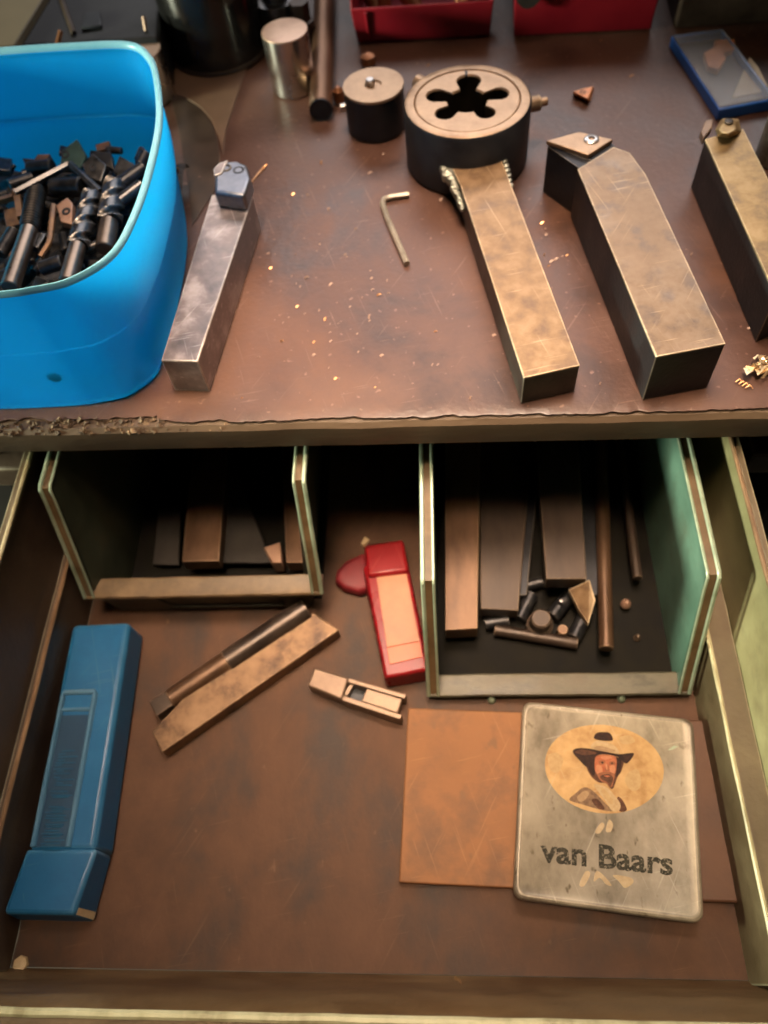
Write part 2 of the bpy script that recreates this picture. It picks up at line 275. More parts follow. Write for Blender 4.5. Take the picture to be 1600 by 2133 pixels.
# top sheet with a ragged front edge
nx, ny = 420, 10; b = MB(); vs = []; fs = []
def rag(x):
    k = noise.noise(Vector((x*90, 1.7, 0))); e = .0014*noise.noise(Vector((x*22, 3.1, 0)))+.0030*max(0, k-.02)+.0009*noise.noise(Vector((x*300, .7, 0)))
    if x < -.165: e += .0045+.002*noise.noise(Vector((x*90, 9, 0)))
    return e
for j in range(ny+1):
    for i in range(nx+1):
        x = -1.0+2.0*i/nx if i in (0, nx) else -.36+.66*(i-1)/(nx-2)
        t = (j/ny)**3; y = BY+.002+rag(x)*(1-t)+1.1*t
        z = 0 if j else -.0003
        vs.append(Vector((x, y, z)))
for j in range(ny):
    for i in range(nx):
        a = j*(nx+1)+i; fs.append((a, a+1, a+nx+2, a+nx+1))
vs2 = [Vector((v.x, v.y+.0004, -.0021)) for v in vs[:nx+1]]
b.add(vs+vs2, fs+[(i, len(vs)+i, len(vs)+i+1, i+1) for i in range(nx)])
obj('bench_top', b, M['bench'], wb, smooth=60)
b = MB(); n = 160; prof = [(BY+.006, -.0020), (BY+.0012, -.0024), (BY-.0012, -.0050), (BY-.0012, -.0205), (BY+.0005, -.0230), (BY+1.1, -.0230), (BY+1.1, -.0022)]
rings = []
for i in range(n+1):
    x = -1+2*i/n; w = .0006*noise.noise(Vector((x*30, 0, 5)))
    rings.append([Vector((x, y+(w if k < 4 else 0), z+(w*.8 if k in (1, 2) else 0))) for k, (y, z) in enumerate(prof)])
b.loft(rings); obj('edge_board', b, M['edge_board'], wb)
b = MB()                                     # crumbled chipboard showing along the left part of the edge
for i in range(300):
    x = random.uniform(-.37, -.118); d = random.uniform(0, 1); s = random.uniform(.0005, .0016)*(1 if x < -.16 else .6)
    c = Vector((x, BY-.0008+.0075*d, -.0046+.0038*d+random.uniform(-.0008, .0006)))
    R = Matrix.Rotation(random.uniform(0, 6), 3, Vector((random.random(), random.random(), random.random()+.1)))
    pts = [Vector((sx*s*random.uniform(.5, 1.3), sy*s*random.uniform(.5, 1.2), sz*s*random.uniform(.4, .9))) for sx in (-1, 1) for sy in (-1, 1) for sz in (-1, 1)]
    b.add([c+R @ p for p in pts], [(0, 1, 3, 2), (4, 6, 7, 5), (0, 4, 5, 1), (2, 3, 7, 6), (0, 2, 6, 4), (1, 5, 7, 3)])
obj('chipped_edge', b, M['chipped'], wb, smooth=0, kind='stuff')
cab = thing('cabinet', 'dark cabinet frame around the open drawer under the bench', 'cabinet', (0, .7, -.9))
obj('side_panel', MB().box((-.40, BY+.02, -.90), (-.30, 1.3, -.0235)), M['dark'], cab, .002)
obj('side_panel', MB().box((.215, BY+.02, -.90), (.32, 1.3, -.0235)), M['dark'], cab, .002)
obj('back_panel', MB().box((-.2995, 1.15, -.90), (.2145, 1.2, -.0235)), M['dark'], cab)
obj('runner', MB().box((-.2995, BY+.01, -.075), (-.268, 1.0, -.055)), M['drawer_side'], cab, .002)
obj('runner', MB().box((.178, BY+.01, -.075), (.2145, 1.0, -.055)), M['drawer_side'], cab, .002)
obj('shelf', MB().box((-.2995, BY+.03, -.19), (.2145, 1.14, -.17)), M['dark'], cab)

# ------------------------------------------------------------------ the drawer
dw = thing('drawer', 'open steel drawer pulled out under the bench with worn painted rims', 'drawer', dr(-.045, .3, DF))
RT = -.032
obj('drawer_floor', MB().box((-.2496, .0025, DF-.003), (.1510, .70, DF), dr), M['drawer_floor'], dw)
def bead(name, x, z, r, y0, y1, m):
    pts = [dr(x+.0004*noise.noise(Vector((k*.37, x*30, 0))), y0+(y1-y0)*k/50, z+.0003*noise.noise(Vector((k*.5, 3, x)))) for k in range(51)]
    obj(name, MB().tube(pts, [r*(1+.25*noise.noise(Vector((k*.6, x*9, 2)))) for k in range(51)], 8), m, dw)
def strip(prof, y0, y1, n=40, wob=.0005):
    b = MB(); rings = []
    for i in range(n+1):
        y = y0+(y1-y0)*i/n; w = wob*noise.noise(Vector((y*45, prof[0][0]*50, 0)))
        rings.append([dr(x+w, y, z+w*.6) for x, z in prof])
    b.loft(rings); return b
def side(sg, xw, xr, xl, zl):
    # profile of a folded sheet side: rim, upper wall, ledge, lower wall
    e = sg
    rim = [(xw+e*.0022, RT-.010), (xw+e*.0022, RT), (xr+e*.001, RT), (xr, RT-.0015), (xr, RT-.004), (xr+e*.0015, RT-.005), (xw, RT-.006)]
    o1 = obj('top_rim', strip(rim, -.012, .70), M['drawer_steel'], dw, .0006)
    up = [(xw, RT-.0061), (xw+e*.0018, RT-.0061), (xw+e*.0018, zl-.002), (xw, zl-.0005)]
    obj('side_wall', strip(up, -.004, .70), M['drawer_side'] if sg < 0 else M['lit_wall'], dw)  # right wall coloured lighter for the light that falls on it
    lo = [(xw-e*.0002, zl), (xl+e*.0012, zl), (xl, zl-.0012), (xl, DF+.0002), (xl+e*.0015, DF+.0002), (xl+e*.0015, zl-.002), (xw-e*.0002, zl-.002)]
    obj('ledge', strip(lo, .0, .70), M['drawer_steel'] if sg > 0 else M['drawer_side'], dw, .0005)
side(-1, -.2535, -.2510, -.2490, .34-.441)
side(1, .1650, .1625, .1504, .34-.441)
bead('ledge_bead', .1508, .34-.4416, .0013, .0, .70, M['worn_lit_rim']); bead('ledge_bead', -.2494, .34-.4416, .0015, .0, .70, M['worn_tan'])
bead('rim_bead', -.2512, RT-.0008, .0012, -.012, .70, M['worn_lit_rim']); bead('rim_bead', .1627, RT-.0008, .0012, -.012, .70, M['worn_tan'])
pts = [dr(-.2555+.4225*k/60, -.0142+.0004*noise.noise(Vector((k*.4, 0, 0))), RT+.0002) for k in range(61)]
obj('rolled_lip', MB().tube(pts, .0019, 8), M['worn_lit_rim'], dw)  # pale colour paints the lip's bright reflection on top of its wear
# front panel: leaning inner face, rolled top flange
b = MB(); rings = []
for i in range(61):
    x = -.2555+.4225*i/60; w = .0005*noise.noise(Vector((x*40, 2, 0)))
    prof = [(.0022, DF+.0003), (.0005, DF+.004), (-.004, DF+.045), (-.0085, RT-.012), (-.0118, RT-.003), (-.0128+w, RT-.0008), (-.0142+w, RT), (-.0215, RT-.0006), (-.024, RT-.003), (-.024, DF-.003), (.0022, DF-.003)]
    rings.append([dr(x, y, z) for y, z in prof])
b.loft(rings); obj('front_panel', b, M['front_brown'], dw, smooth=50)
obj('back_wall', MB().box((-.249, .7005, DF), (.1504, .703, RT), dr), M['dark'], dw)

# ------------------------------------------------------------------ the two steel bins in the drawer
def steel_bin(label, x0, x1, yl, yk, zl, zk, yb, taper, front_h, paint, lip):
    c = dr((x0+x1)/2, (yl+yb)/2, DF)
    t = thing('storage_bin', label, 'metal bin', c, 'steel bins in the drawer')
    HW = .0068; zb = DF+.0015
    for sg, xo in ((-1, x0), (1, x1)):
        xi = xo-sg*HW
        tp = sg*taper
        b = MB()
        def pr(x): return [(yl+.004, zl+.001), (yk+.002, zk-.001), (yb, zk-.001), (yb, zb), (yl+.012, zb)], x
        ys, _ = pr(0)
        def X(z, off): return xi+off-tp*max(0, (zl-z))/max(.001, zl-zb) if front_h > .02 else xi+off
        A = [dr(X(z, 0), y, z) for y, z in ys]; B = [dr(X(z, sg*.0014), y, z) for y, z in ys]
        n = len(ys); b.add(A+B, [tuple(range(n)), tuple(range(n, 2*n))[::-1]]+[(i, (i+1) % n, n+(i+1) % n, n+i) for i in range(n)])
        w = obj('side_wall', b, paint, t)
        # flat hem folded outwards, with a rolled bead on both edges
        path = [(yl, zl), (yk, zk), (yb, zk)]
        b = MB()
        for (ya, za), (yc, zc) in zip(path[:-1], path[1:]):
            q = [dr(xi+sg*.0004, ya, za), dr(xo, ya, za), dr(xo, yc, zc), dr(xi+sg*.0004, yc, zc)]
            nn = (q[1]-q[0]).cross(q[2]-q[0]).normalized()*.0012
            if nn.z > 0: nn = -nn
            b.add(q+[p+nn for p in q], [(0, 1, 2, 3), (7, 6, 5, 4), (0, 4, 5, 1), (1, 5, 6, 2), (2, 6, 7, 3), (3, 7, 4, 0)])
        h = obj('hem', b, M['bin_hem'], w)
        for xx, r in ((xi, .0009), (xo-sg*.0008, .0013)):
            pts = [dr(xx, yl-.0004, zl+.0004)]
            for k in range(7): pts.append(dr(xx, yl+(yk-.004-yl)*(k+1)/7, zl+(zk-.004*((zk-zl)/(yk-yl)) -zl)*(k+1)/7))
            pts += [dr(xx, yk-.001, zk-.0012), dr(xx, yk+.002, zk+.0003), dr(xx, yb, zk+.0003)]
            obj('bead', MB().tube(pts, r, 8), M['bin_bead'], w)
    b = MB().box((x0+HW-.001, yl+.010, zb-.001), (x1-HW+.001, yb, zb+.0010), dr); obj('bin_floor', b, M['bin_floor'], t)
    b = MB().box((x0+HW, yb-.0015, zb), (x1-HW, yb, zk-.002), dr); obj('back_wall', b, paint, t)
    # front lip: flat hem and small front wall
    b = MB()
    ring = [(yl-.0012, zl-.0008), (yl-.0005, zl+.0008), (yl+.0015, zl+.0006), (yl+.0115, zl+.0030), (yl+.0125, zl+.0022), (yl+.0125, zl-.0004), (yl+.001, zl-.0024)]
    rg = []
    for i in range(25):
        x = x0+.0006+(x1-x0-.0012)*i/24; w = .0004*noise.noise(Vector((x*60, yl*9, 1)))
        rg.append([dr(x, y+w, z+w*.5) for y, z in ring])
    b.loft(rg); obj('front_lip', b, lip, t)
    b = MB()
    q = [dr(x0+.004, yl+.0025, zl-.0012), dr(x1-.004, yl+.0025, zl-.0012), dr(x1-.004-taper, yl+.0035, zb), dr(x0+.004+taper, yl+.0035, zb)]
    q2 = [p+Vector((0, .0014, 0)) for p in q]
    b.add(q+q2, [(0, 1, 2, 3), (7, 6, 5, 4), (0, 4, 5, 1), (1, 5, 6, 2), (2, 6, 7, 3), (3, 7, 4, 0)])
    obj('front_wall', b, M['bin_lip'], t)
    if front_h > .02:
        xa, xb, z0, z1 = x0+.045, x1-.030, zl-.004, zl-.022
        pts = [dr(xa, yl+.0022, z0), dr(xa+.008, yl+.0022, z1), dr(xb, yl+.0022, z1), dr(xb-.004, yl+.0022, z0)]
        obj('label_holder', MB().tube(pts, .0009, 6), paint, t)
    else:
        for xx in (x0+.040, x1-.040):
            obj('foot', MB().lathe(dr(xx, yl-.001, DF+.0005), [(.0024, 0), (.0026, .001), (.0018, .004), (.0006, .0052)], 12), M['bin_bead'], t)
    return t
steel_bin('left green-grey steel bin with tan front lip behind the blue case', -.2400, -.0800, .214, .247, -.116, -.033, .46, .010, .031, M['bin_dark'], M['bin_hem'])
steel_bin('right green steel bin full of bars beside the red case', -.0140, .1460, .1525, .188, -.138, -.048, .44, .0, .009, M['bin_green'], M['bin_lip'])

def bar(name, label, px, z, h, m, cat='steel bar', group=None, bev=.0006, back=None):
    """square bar lying level: px are photo corners of its top face"""
    pts = [at(x, y, z) for x, y in px]
    if back:                                 # carry the far end on, out of sight under the bench
        pts[0] = pts[3]+(pts[0]-pts[3]).normalized()*back; pts[1] = pts[2]+(pts[1]-pts[2]).normalized()*back
    return solo(name, MB().poly(pts, z-h, z), m, label, cat, group, bev)
GB = 'bars lying in the steel bins'
bar('steel_bar', 'tan flat bar lying in the middle of the left bin', [(402, 935), (474, 935), (456, 1168), (379, 1170)], -.122, .012, M['bar_brown'], group=GB, back=.13)
bar('steel_bar', 'narrow tan bar along the right wall of the left bin', [(588, 940), (650, 940), (640, 1172), (596, 1172)], -.124, .012, M['bar_brown'], group=GB, back=.13)
bar('steel_plate', 'dark wedge-shaped plate lying in the left bin beside the tan bar', [(478, 985), (492, 985), (568, 1172), (458, 1172)], -.134, .003, M['plate_dull'], 'steel plate')
bar('steel_plate', 'dark plate at the left of the tan bar in the left bin', [(330, 1060), (378, 1050), (372, 1176), (318, 1176)], -.137, .003, M['plate_dull'], 'steel plate')
b = MB().poly([at(548, 1140, -.126), at(584, 1128, -.126), at(588, 1172, -.126), at(566, 1172, -.126)], -.140, -.126); solo('copper_stub', b, M['copper_stub'], 'short pinkish stub between the two tan bars in the left bin', 'metal stub', None, .001)

bar('steel_bar', 'lightest brown bar along the left wall of the right bin', [(928, 930), (1000, 930), (995, 1309), (927, 1313)], -.120, .014, M['bar_brown'], group=GB, back=.17)
bar('steel_bar', 'wide dull bar second from the left in the right bin', [(1000, 930), (1108, 930), (1080, 1272), (1001, 1268)], -.124, .012, M['bar_dull'], group=GB, back=.17)
bar('steel_bar', 'dull bar in the middle of the right bin with its end raised', [(1117, 930), (1205, 930), (1222, 1206), (1138, 1206)], -.112, .013, M['bar_dull'], group=GB, back=.17)
bar('steel_bar', 'black narrow bar low between the wide bar and the middle bar in the right bin', [(1086, 930), (1128, 930), (1098, 1240), (1072, 1240)], -.132, .008, M['tool_dark'], group=GB, back=.17)
bar('steel_bar', 'black bar low between the middle bar and the round rod in the right bin', [(1202, 930), (1242, 930), (1248, 1240), (1222, 1240)], -.132, .008, M['tool_dark'], group=GB, back=.17)
for lb, x, y, x2, y2, r_ in (('dark stubby cutter lying under the end of the middle bar in the right bin', 1150, 1285, 1190, 1235, .005), ('dark cutter lying behind the round plug in the right bin', 1082, 1290, 1108, 1238, .0045), ('dark short cutter in front of the lightest bar in the right bin', 1010, 1300, 1060, 1292, .0042), ('dark cutter beside the tan shard in the right bin', 1195, 1330, 1222, 1275, .0048), ('dark cutter pin lying across the narrow black bar in the right bin', 1092, 1222, 1130, 1212, .0036)):
    solo('short_cutter', MB().rod(at(x, y, -.139), at(x2, y2, -.138), r_, 16), M['bit_dark'], lb, 'cutter', 'short cutters in the right bin')
b = MB(); p0 = at(1263, 1352, -.128); p1 = at(1252, 935, -.128); b.rod(p0, p1+(p1-p0).normalized()*.05, .0046, 20); solo('steel_rod', b, M['bar_brown'], 'round brown rod pointing forward near the right wall of the right bin', 'steel rod', 'rods in the right bin')
b = MB(); p0 = at(1328, 1205, -.130); p1 = at(1296, 960, -.130); b.rod(p0, p1+(p1-p0).normalized()*.04, .0032, 14); solo('steel_rod', b, M['bar_dull'], 'thin dark rod against the green right wall of the right bin', 'steel rod', 'rods in the right bin')
b = MB().rod(at(1030, 1312, -.139), at(1203, 1341, -.139), .0038, 16); solo('steel_rod', b, M['bar_dull'], 'short rod lying crosswise near the front of the right bin', 'steel rod', 'rods in the right bin')
b = MB().lathe(at(1122, 1310, -.1445), [(.0085, 0), (.0085, .008), (.0068, .009), (.0066, .017), (.0055, .018)], 24); solo('steel_plug', b, M['bar_dull'], 'small stepped round plug standing in the right bin', 'metal plug')
b = MB().lathe(at(1168, 1325, -.1445), [(.0035, 0), (.0035, .011), (.0028, .0118)], 14); solo('bronze_pin', b, M['bar_brown'], 'tiny brown pin standing beside the round plug in the right bin', 'pin')
b = MB().lathe(at(1166, 1262, -.138), [(.0016, 0), (.0022, .003), (.001, .008)], 10); solo('bright_pin', b, M['bright'], 'tiny pale pin below the middle bar in the right bin', 'pin')
b = MB(); T = [at(1185, 1228, -.122), at(1228, 1208, -.116), at(1240, 1250, -.120), at(1226, 1300, -.130), at(1206, 1270, -.127)]; b.prism([p-Vector((0, 0, .004)) for p in T], T); solo('metal_shard', b, M['tool_tan'], 'bent tan shard under the end of the middle bar in the right bin', 'metal shard')
b = MB().lathe(at(1302, 1262, -.142), [(.001, 0), (.0034, .002), (.003, .005), (.0008, .0072)], 10); solo('small_nut', b, M['copper_stub'], 'small pinkish bit beside the thin rod in the right bin', 'metal bit')
b = MB().lathe(at(1326, 1330, -.1445), [(.001, 0), (.0025, .001), (.002, .003), (.0005, .0045)], 10); solo('small_nut', b, M['bar_dull'], 'small dark bit in the front right corner of the right bin', 'metal bit')

# ------------------------------------------------------------------ things lying in the drawer
# blue long case
zt = DF+.026
cs = thing('plastic_case', 'long petrol-blue plastic case with raised window frame at the left of the drawer', 'plastic case', at(190, 1600, DF))
A, B, C_, D = at(150, 1301, zt), at(270, 1295, zt), at(197, 1772, zt), at(58, 1772, zt)
def case_body(A, B, C_, D, zb, flare):
    top = [A, B, C_, D]; ctr = sum(top, Vector())/4
    bot = [Vector((ctr.x+(p.x-ctr.x)*(1+flare), ctr.y+(p.y-ctr.y)*(1+flare*.15), zb)) for p in top]
    return MB().prism(bot, top)
obj('body', case_body(A, B, C_, D, DF+.0005, .06), M['blue_case'], cs, .0034, 3)
E_, F_, G_, H_ = at(55, 1768, zt+.0005), at(203, 1768, zt+.0005), at(152, 1906, zt-.002), at(6, 1903, zt-.002)
bot = [Vector((p.x+dx, p.y+dy, DF+.0004)) for p, dx, dy in ((E_, -.003, 0), (F_, -.0015, 0), (G_, .0035, -.002), (H_, -.003, -.002))]
cap = obj('sliding_lid', MB().prism(bot, [E_, F_, G_, H_]), M['blue_case'], cs, .0024, 3)
ax = (D-A).normalized(); ac = (B-A).normalized(); up = Vector((0, 0, 1))
def cq(u, v, dz=0.0):                        # point on the case top: u across 0..1, v along 0..1
    p = (A*(1-u)+B*u)*(1-v)+(D*(1-u)+C_*u)*v
    return Vector((p.x, p.y, zt+dz))
fr = [cq(.07, .985, .0004), cq(.09, .36, .0004), cq(.10, .335, .0004), cq(.60, .335, .0004), cq(.62, .345, .0004), cq(.60, .985, .0004)]
wf = obj('window_frame', MB().tube(fr, .0017, 8), mat('petrol_blue_ridge', (.08, .23, .40), (.14, .31, .48), 40, (.3, .42)), cs)
obj('window_bar', MB().tube([cq(.10, .415, .0003), cq(.60, .415, .0003)], .0012, 8), wf.data.materials[0], cs)
q = [cq(.13, .44), cq(.58, .44), cq(.56, .985), cq(.12, .985)]
obj('window_recess', MB().prism([p+up*.0001 for p in q], [p+up*.0004 for p in q]), M['blue_deep'], cs)
b = MB()
for k in range(34):                          # worn embossing that can no longer be read
    v = .60+.012*k+random.uniform(-.003, .003)
    if .745 < v < .76 or .80 < v < .815: continue
    u0 = .16+random.uniform(0, .10); u1 = .54-random.uniform(0, .12)
    if v < .74 and k % 2: u1 = u0+.1
    b.tube([cq(u0, v, .0006), cq(u1, v+random.uniform(-.003, .003), .0006)], .00035, 5)
obj('embossing', b, mat('petrol_blue_emboss', (.014, .15, .33), (.025, .20, .40), 40, (.3, .42)), cs)
q = [at(168, 1870, -.135), at(204, 1868, -.135), at(192, 1902, -.138), at(153, 1905, -.138)]
b = MB(); q = [Vector(p) for p in q]
# sticker lies on the sloping right flank of the lid
w0 = F_*.12+G_*.88; w1 = bot[1]*.14+bot[2]*.86; w2 = bot[1]*.02+bot[2]*.98; w3 = F_*.02+G_*.98
nn = (w1-w0).cross(w3-w0).normalized(); nn = nn if nn.x > 0 else -nn
mid = lambda a, c, t: a*(1-t)+c*t
q = [mid(w0, w1, .10), mid(w0, w1, .85), mid(w3, w2, .85), mid(w3, w2, .10)]
b.add([p+nn*.0004 for p in q]+[p+nn*.0008 for p in q], [(0, 1, 2, 3), (7, 6, 5, 4), (0, 4, 5, 1), (1, 5, 6, 2), (2, 6, 7, 3), (3, 7, 4, 0)])
obj('sticker', b, M['sticker'], cap)

# diagonal square bar and the dark round tool beside it
t = thing('tool_bit', 'rusty tan square tool bit lying diagonally on the drawer floor', 'tool bit', at(510, 1430, DF))
zb = DF+.0125
px = [(316, 1524), (338, 1567), (706, 1312), (652, 1276), (395, 1440)]
obj('shank', MB().poly([at(x, y, zb) for x, y in px], DF+.0004, zb), M['bit_shank'], t, .0007)
t = thing('boring_bar', 'dark round boring bar with a ground flat beside the tan tool bit', 'boring bar', at(470, 1380, DF))
p0 = at(322, 1480, DF+.009); p1 = at(640, 1268, DF+.011); d = (p1-p0)
b = MB().rod(p0+d*.46, p1, .0080, 20); obj('shank', b, M['bar_dark'], t)
b = MB().rod(p0+d*.10, p0+d*.47, .0068, 16, .0074); obj('neck', b, M['bar_brown'], t)
sd = Vector((-d.y, d.x, 0)).normalized()*.0062
sd *= .95; q = [p0-sd, p0+sd, p0+d*.27+sd*.8, p0+d*.27-sd*.8]
b = MB().prism([p-up*.006 for p in q], [p+up*.0036 for p in q]); obj('ground_flat', b, M['bar_dark'], t, .0006)

# small clamp block with a slot
t = thing('clamp_block', 'small pale steel block with a square slot left of the hardboard', 'steel block', at(745, 1450, DF))
z = DF+.013
def cl(px, z0, z1): return MB().poly([at(x, y, z1) for x, y in px], z0, z1)
obj('head', cl([(655, 1390), (727, 1412), (712, 1458), (640, 1428)], DF+.0004, z), M['pale_block'], t, .0012)
obj('side_rail', cl([(727, 1412), (847, 1447), (843, 1456), (724, 1421)], DF+.0004, z-.0003), M['pale_block'], t, .0005)
obj('side_rail', cl([(716, 1448), (838, 1489), (834, 1499), (711, 1459)], DF+.0004, z-.0003), M['pale_block'], t, .0005)
obj('slider', cl([(764, 1433), (838, 1455), (829, 1486), (752, 1461)], DF+.0004, z-.002), M['pale_block'], t, .0008)
obj('slot_floor', cl([(722, 1420), (766, 1434), (753, 1461), (714, 1449)], DF+.0004, DF+.003), M['black_oxide'], t)
obj('blade', cl([(716, 1447), (724, 1448), (738, 1424), (731, 1422)], DF+.003, z-.003), M['pale_block'], t)

# red see-through case with an orange label
t = thing('plastic_case', 'red plastic case with orange label lying against the right bin', 'plastic case', at(815, 1300, DF))
z = DF+.019
body = [(757, 1178), (848, 1165), (893, 1395), (802, 1412)]
obj('body', case_body(*[at(x, y, z) for x, y in body], DF+.0005, .10), M['red_case'], t, .0018, 3)
lid = [(758, 1135), (840, 1122), (852, 1190), (765, 1200)]
obj('lid', MB().poly([at(x, y, z+.004) for x, y in lid], DF+.003, z+.004), M['red_case'], t, .0025, 3)
lab = [(784, 1200), (846, 1188), (874, 1335), (806, 1348)]
obj('label', MB().poly([at(x, y, z+.0008) for x, y in lab], z+.0001, z+.0008), M['orange_label'], t, .0002, label='orange paper label on the red case')
lab = [(806, 1349), (874, 1336), (880, 1368), (812, 1384)]
obj('end_strip', MB().poly([at(x, y, z+.0008) for x, y in lab], z+.0001, z+.0008), M['orange_strip'], t, .0002)
b = MB(); rings = []
for zz, s in ((DF+.0005, .95), (DF+.003, 1.0), (DF+.0075, .92), (DF+.0088, .8), (DF+.0092, .6)):
    pts = [(700, 1190), (722, 1168), (760, 1152), (772, 1180), (772, 1228), (750, 1238), (715, 1228), (697, 1212)]
    w = [at(x, y, DF+.006) for x, y in pts]; c = sum(w, Vector())/len(w)
    rings.append([Vector((c.x+(p.x-c.x)*s, c.y+(p.y-c.y)*s, zz)) for p in w])
b.loft(rings); solo('red_stopper', b, M['red_dark'], 'dark red rounded plastic stopper beside the red case', 'stopper', None, .0008)

b = MB().poly([at(752, 1132, DF+.003), at(760, 1118, DF+.003), at(770, 1124, DF+.003), at(758, 1136, DF+.003)], DF+.0003, DF+.003); solo('pale_scrap', b, M['sticker'], 'tiny pale scrap behind the red case in the shadow', 'scrap')
# hardboard and tin
z = DF+.0062
solo('hardboard', MB().poly([at(x, y, z) for x, y in [(850, 1474), (1300, 1492), (1310, 1862), (831, 1838)]], DF+.0003, z), M['card'],
     'orange-brown hardboard piece lying under the grey tin in the drawer', 'hardboard', None, .0009)
solo('brown_board', MB().poly([at(x, y, z) for x, y in [(1320, 1494), (1524, 1502), (1556, 1872), (1546, 1881), (1330, 1872)]], DF+.0003, z), M['board_dark'],
     'dark brown board peeping out right of the grey tin', 'board', None, .0012)
t = thing('tobacco_tin', 'grey worn tin lettered van Baars with an oval portrait, on the hardboard', 'tin', at(1268, 1690, z))
z0, z1 = z+.0004, z+.0150
tc4 = [at(x, y, z1) for x, y in [(1091, 1461), (1444, 1499), (1466, 1922), (1071, 1869)]]
TA, TB, TCc, TD = tc4
def tq(u, v, dz=0.0):
    p = (TA*(1-u)+TB*u)*(1-v)+(TD*(1-u)+TCc*u)*v
    return Vector((p.x, p.y, z1+dz))
def rr_tin(r, ins, zz):
    W_, H_ = (TB-TA).length, (TD-TA).length; ru, rv = r/W_, r/H_; iu, iv = ins/W_, ins/H_; out = []
    for cu, cv, a0 in ((1-iu-ru, 1-iv-rv, 0), (iu+ru, 1-iv-rv, 90), (iu+ru, iv+rv, 180), (1-iu-ru, iv+rv, 270)):
        for k in range(7):
            a = math.radians(a0+15*k); p = tq(cu+ru*math.cos(a), cv+rv*math.sin(a)); out.append(Vector((p.x, p.y, zz)))
    return out
b = MB(); r = .0055
b.loft([rr_tin(r, .0012, z0), rr_tin(r, .0004, z0+.001), rr_tin(r, .0004, z0+.008)]); obj('base', b, M['tin'], t)
b = MB(); b.loft([rr_tin(r, -.0004, z0+.0078), rr_tin(r, -.0004, z1-.0014), rr_tin(r, .0002, z1-.0003), rr_tin(r, .0012, z1+.0002), rr_tin(r-.001, .0024, z1+.0001), rr_tin(r-.001, .003, z1-.0003)])
ld = obj('lid', b, M['tin'], t)
def smooth_closed(pts, n):
    out = []; m = len(pts)
    for i in range(m):
        p0, p1, p2, p3 = [Vector((*pts[(i+k) % m], 0)) for k in (-1, 0, 1, 2)]
        for j in range(n):
            s_ = j/n
            out.append(.5*((2*p1)+(p2-p0)*s_+(2*p0-5*p1+4*p2-p3)*s_*s_+(3*p1-p0-3*p2+p3)*s_**3))
    return out
def flat(name, uv, lay, m, par=ld):
    if len(uv) < 40 and name != 'scratch': uv = [(p.x, p.y) for p in smooth_closed(uv, 4)]
    d0 = -.0003+.00012*lay
    q = [tq(u, v, d0) for u, v in uv]
    return obj(name, MB().prism([p-up*.0001 for p in q], [p+up*.0001 for p in q]), m, par)
TW, TH = 370.0, 415.0                         # photo size of the lid, to lay out the print on it
def uv_px(x, y):                              # rectify approx: solve bilinear in photo space
    a, b_, c, d_ = [Vector(p) for p in ((1091, 1461), (1444, 1499), (1466, 1922), (1071, 1869))]
    u, v = .5, .5
    for _ in range(12):
        p = (a*(1-u)+b_*u)*(1-v)+(d_*(1-u)+c*u)*v
        du = (b_-a)*(1-v)+(c-d_)*v; dv = (d_-a)*(1-u)+(c-b_)*u
        ex, ey = x-p.x, y-p.y; det = du.x*dv.y-du.y*dv.x
        u += (ex*dv.y-ey*dv.x)/det; v += (du.x*ey-du.y*ex)/det
    return u, v
def tp(x, y):                                 # from the 4x crop of the tin to lid coordinates
    return uv_px(1080+x/4.0, 1480+y/4.0)
ov = []
for k in range(48):
    a = 2*math.pi*k/48; x, y = 500*math.cos(a), 385*math.sin(a); th = math.radians(9)
    ov.append(tp(722+x*math.cos(th)-y*math.sin(th), 522+x*math.sin(th)+y*math.cos(th)))
flat('oval_label', ov, 1, M['oval'])
PR = {}
def pm(n, a, b_): PR[n] = mat('print_'+n, a, b_, 420, (.6, .7), det=3, spec=.2); return PR[n]
pm('dark', (.018, .007, .005), (.050, .020, .013)); pm('mid', (.07, .027, .014), (.14, .058, .03)); pm('warm', (.24, .085, .038), (.36, .14, .065))
pm('flesh', (.38, .10, .042), (.52, .18, .085)); pm('light', (.50, .19, .09), (.62, .28, .15)); pm('linen', (.46, .31, .16), (.58, .42, .24)); pm('coat', (.17, .095, .055), (.29, .18, .10)); pm('fold', (.34, .21, .11), (.44, .29, .16)); pm('haze', (.46, .30, .14), (.56, .38, .19))
def pf(n, m, lay, *p): flat(n, [tp(*q) for q in p], lay, PR[m])
pf('tone_print', 'haze', 1.5, (250, 420), (320, 390), (380, 450), (340, 560), (270, 540)); pf('tone_print', 'haze', 1.5, (930, 560), (1010, 540), (1030, 680), (960, 720), (900, 640)); pf('tone_print', 'haze', 1.5, (850, 250), (940, 230), (980, 290), (880, 310))
pf('coat_print', 'coat', 2, (432, 796), (480, 745), (550, 692), (610, 705), (680, 765), (740, 830), (800, 888), (720, 884), (620, 858), (520, 828))
pf('fold_print', 'fold', 2.6, (500, 770), (560, 720), (600, 740), (560, 800), (520, 810)); pf('fold_print', 'mid', 2.6, (620, 800), (670, 790), (730, 868), (680, 872)); pf('shadow_print', 'mid', 2, (838, 770), (880, 800), (915, 880), (860, 895), (835, 840))
pf('collar_print', 'linen', 3, (640, 665), (700, 672), (760, 700), (820, 770), (860, 830), (850, 885), (790, 885), (735, 800), (670, 720)); pf('collar_fold', 'haze', 3.6, (700, 690), (740, 720), (800, 810), (780, 830), (720, 760))
pf('hair_print', 'mid', 4, (585, 430), (660, 410), (870, 440), (872, 540), (835, 605), (800, 700), (770, 690), (740, 655), (680, 648), (620, 600), (578, 520)); pf('hair_print', 'dark', 4.6, (590, 440), (640, 430), (650, 520), (640, 590), (600, 550)); pf('hair_print', 'dark', 4.6, (830, 440), (868, 450), (862, 540), (825, 600), (828, 520))
